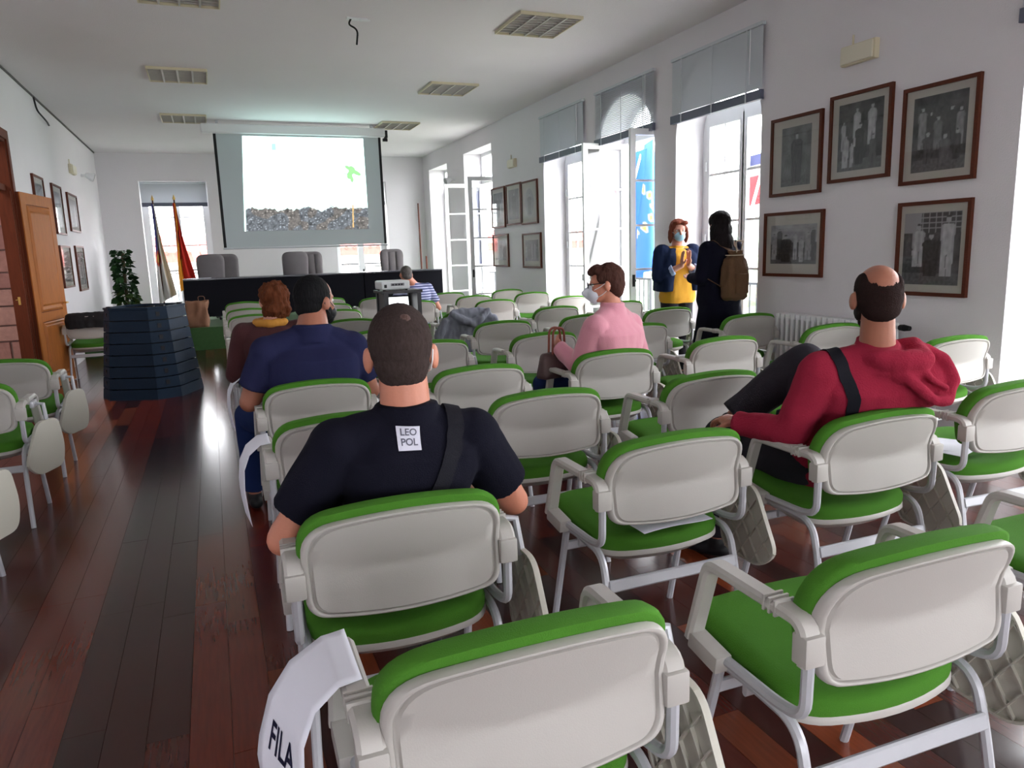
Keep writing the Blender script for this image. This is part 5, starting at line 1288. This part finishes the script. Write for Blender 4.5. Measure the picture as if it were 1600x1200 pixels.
def dark():
    x, y = 4.66, 6.10; J = standing(x, y, 1.80, 12, .18); T = J['T']; J.update(headR=(2, 0, 0), elL=T(-.22, .02, 1.10), wrL=T(-.16, .22, 1.10), w=1.18, bw=1.15)
    R = Matrix.Rotation(math.radians(12), 3, 'Z'); J['handL'] = (R @ V((.6, .8, 0)), R @ V((0, 0, 1)))
    loc = V((x, y, 0)); r, P, HR = person('standing woman with long dark hair and dark coat, seen from behind', loc, J, FLESH3, 1.03, 1.0, .008)
    DC = mat('dark_navy_coat', (.006, .006, .014), .95, bump=.3, bscale=150, spec=.1)
    def skirt(b): b.loft([(T(0, -.01, z), w_, d_, R @ V((1, 0, 0)), R @ V((0, 1, 0))) for z, w_, d_ in ((.42, .30, .20), (.6, .275, .185), (.8, .235, .165), (.95, .205, .15), (1.1, .185, .14))])
    sh = shirt(r, J, DC, 'coat', sleeve='long', inf=.024, wk=1.05, extra=skirt, disp=folds(.008, 7, (1, 1, .3)), voxel=.009)
    hair(r, P, HR, [((0, -.02, .035), (.092, .106, .092)), ((0, -.06, -.06), (.092, .068, .11)), ((0, -.085, -.17), (.095, .055, .12)), ((.0, -.09, -.27), (.075, .045, .08)), ((.07, -.03, -.09), (.03, .05, .12)), ((-.075, -.03, -.09), (.03, .05, .12))], hairm('very_dark_hair', (.010, .007, .008), .4), k=1.13, amp=.006, f=26)
    g = empty('backpack', loc, 0, 'brown drawstring backpack on the back of the woman in the dark coat', 'backpack')
    BR = mat('tan_canvas', (.10, .048, .020), .9, bump=.4, bscale=140, var=.2)
    b = Blob(); c = T(.10, -.20, 1.13)
    X, Y = R @ V((1, 0, 0)), R @ V((0, 1, 0))
    b.loft([(T(-.04, -.21, z), w_, d_, X, Y) for z, w_, d_ in ((.90, .11, .06), (.93, .145, .085), (1.05, .15, .095), (1.18, .145, .09), (1.27, .12, .07), (1.31, .07, .045), (1.345, .085, .055))], e=2.8)
    b.build('bag_body', BR, g, .008, 3, folds(.008, 18), off=loc)
    b = Blob(); b.loft([(T(-.04, -.292, z), .09, .025, X, Y) for z in (.96, .98, 1.12, 1.14)], e=3); b.build('front_pocket', BR, g, .007, 2, folds(.003, 25), off=loc)
    bm = nb(); tube(bm, [tuple(T(-.04+.10*math.cos(a), -.21+.065*math.sin(a), 1.305)-loc) for a in [2*PI*k/20 for k in range(21)]], .005, 6); tube(bm, fillet([tuple(T(-.07, -.25, 1.33)-loc), tuple(T(-.09, -.26, 1.43)-loc), tuple(T(.01, -.26, 1.43)-loc), tuple(T(-.01, -.25, 1.33)-loc)], .02), .006, 6); obj('drawstring', bm, mat('pale_webbing', (.42, .34, .26), .8), g)
    PW = mat('pale_webbing', (.42, .34, .26))
    strip(g, sh, [T(.09, -.12, 1.30), T(.12, -.06, 1.42), T(.13, .05, 1.40), T(.12, .12, 1.25)], .03, BR, 'shoulder_strap', loc)
    strip(g, sh, [T(.06, -.14, 1.30), T(-.06, -.10, 1.38), T(-.12, -.02, 1.42), T(-.13, .10, 1.3)], .03, BR, 'shoulder_strap', loc)
    obj('lower_strap', tube(nb(), [tuple(T(-.12, -.19, .97)-loc), tuple(T(-.2, -.17, 1.04)-loc), tuple(T(-.25, -.08, 1.10)-loc)], .012, 6, .004), BR, g)
dark()

# --- clothes left on chairs, and the orange bag
def garment():
    cx, yt = 2.51, 7.55; loc = V((cx, yt+.27, 0)); g = empty('hooded_sweatshirt', loc, 0, 'grey hooded sweatshirt draped over the back of a chair', 'clothing')
    GM = mat('grey_marl', (.17, .18, .22), .95, bump=.4, bscale=150, var=.15)
    b = Blob(); X, Y = V((1, 0, 0)), V((0, 1, 0)); y0 = yt-.045
    b.loft([(V((cx, y0+dy, z)), w, d, X, Y) for z, w, d, dy in ((.42, .34, .018, .03), (.55, .325, .02, .03), (.70, .305, .022, .01), (.80, .28, .024, -.01), (.865, .22, .03, -.005), (.90, .17, .035, .02), (.905, .12, .03, .03))], e=3)
    b.chain([V((cx-.20, y0-.02, .86)), V((cx-.10, y0-.045, .79)), V((cx+.02, y0-.05, .745)), V((cx+.12, y0-.045, .79)), V((cx+.2, y0-.02, .87))], [.03, .04, .045, .04, .03])
    b.chain([V((cx-.27, y0-.01, .78)), V((cx-.35, y0+.0, .62)), V((cx-.36, y0-.01, .45))], [.045, .05, .04]); b.chain([V((cx+.27, y0-.01, .78)), V((cx+.34, y0+.0, .62)), V((cx+.35, y0-.01, .45))], [.045, .05, .04])
    b.build('sweatshirt', GM, g, .009, 3, folds(.012, 16, (1, 1, .35)), off=loc)
    cx, yt = -1.49, 10.7; loc = V((cx, yt+.27, 0)); g = empty('jacket', loc, 0, 'black jacket draped over the chair behind the wooden door', 'clothing')
    b = Blob(); b.loft([(V((cx, yt+dy, z)), w, d, X, Y) for z, w, d, dy in ((.70, .27, .085, .05), (.80, .28, .09, .04), (.87, .26, .07, .03), (.895, .22, .04, .03))], e=3); b.build('jacket_cloth', mat('black_wool', (.010, .010, .013), .95), g, .01, 3, folds(.01, 12), off=loc)
    b = Blob(); b.ell((3.17, 5.44, .585), (.13, .09, .05)); b.cap((3.08, 5.46, .60), .03, (3.26, 5.40, .62), .02)
    o = b.build('orange_bag', mat('orange_cloth', (.55, .12, .04), .8), None, .009, 2, folds(.014, 22)); tag(o, 'small orange bag on a chair seat by the woman in pink', 'bag')
garment()
bpy.data.scenes.remove(WORK)
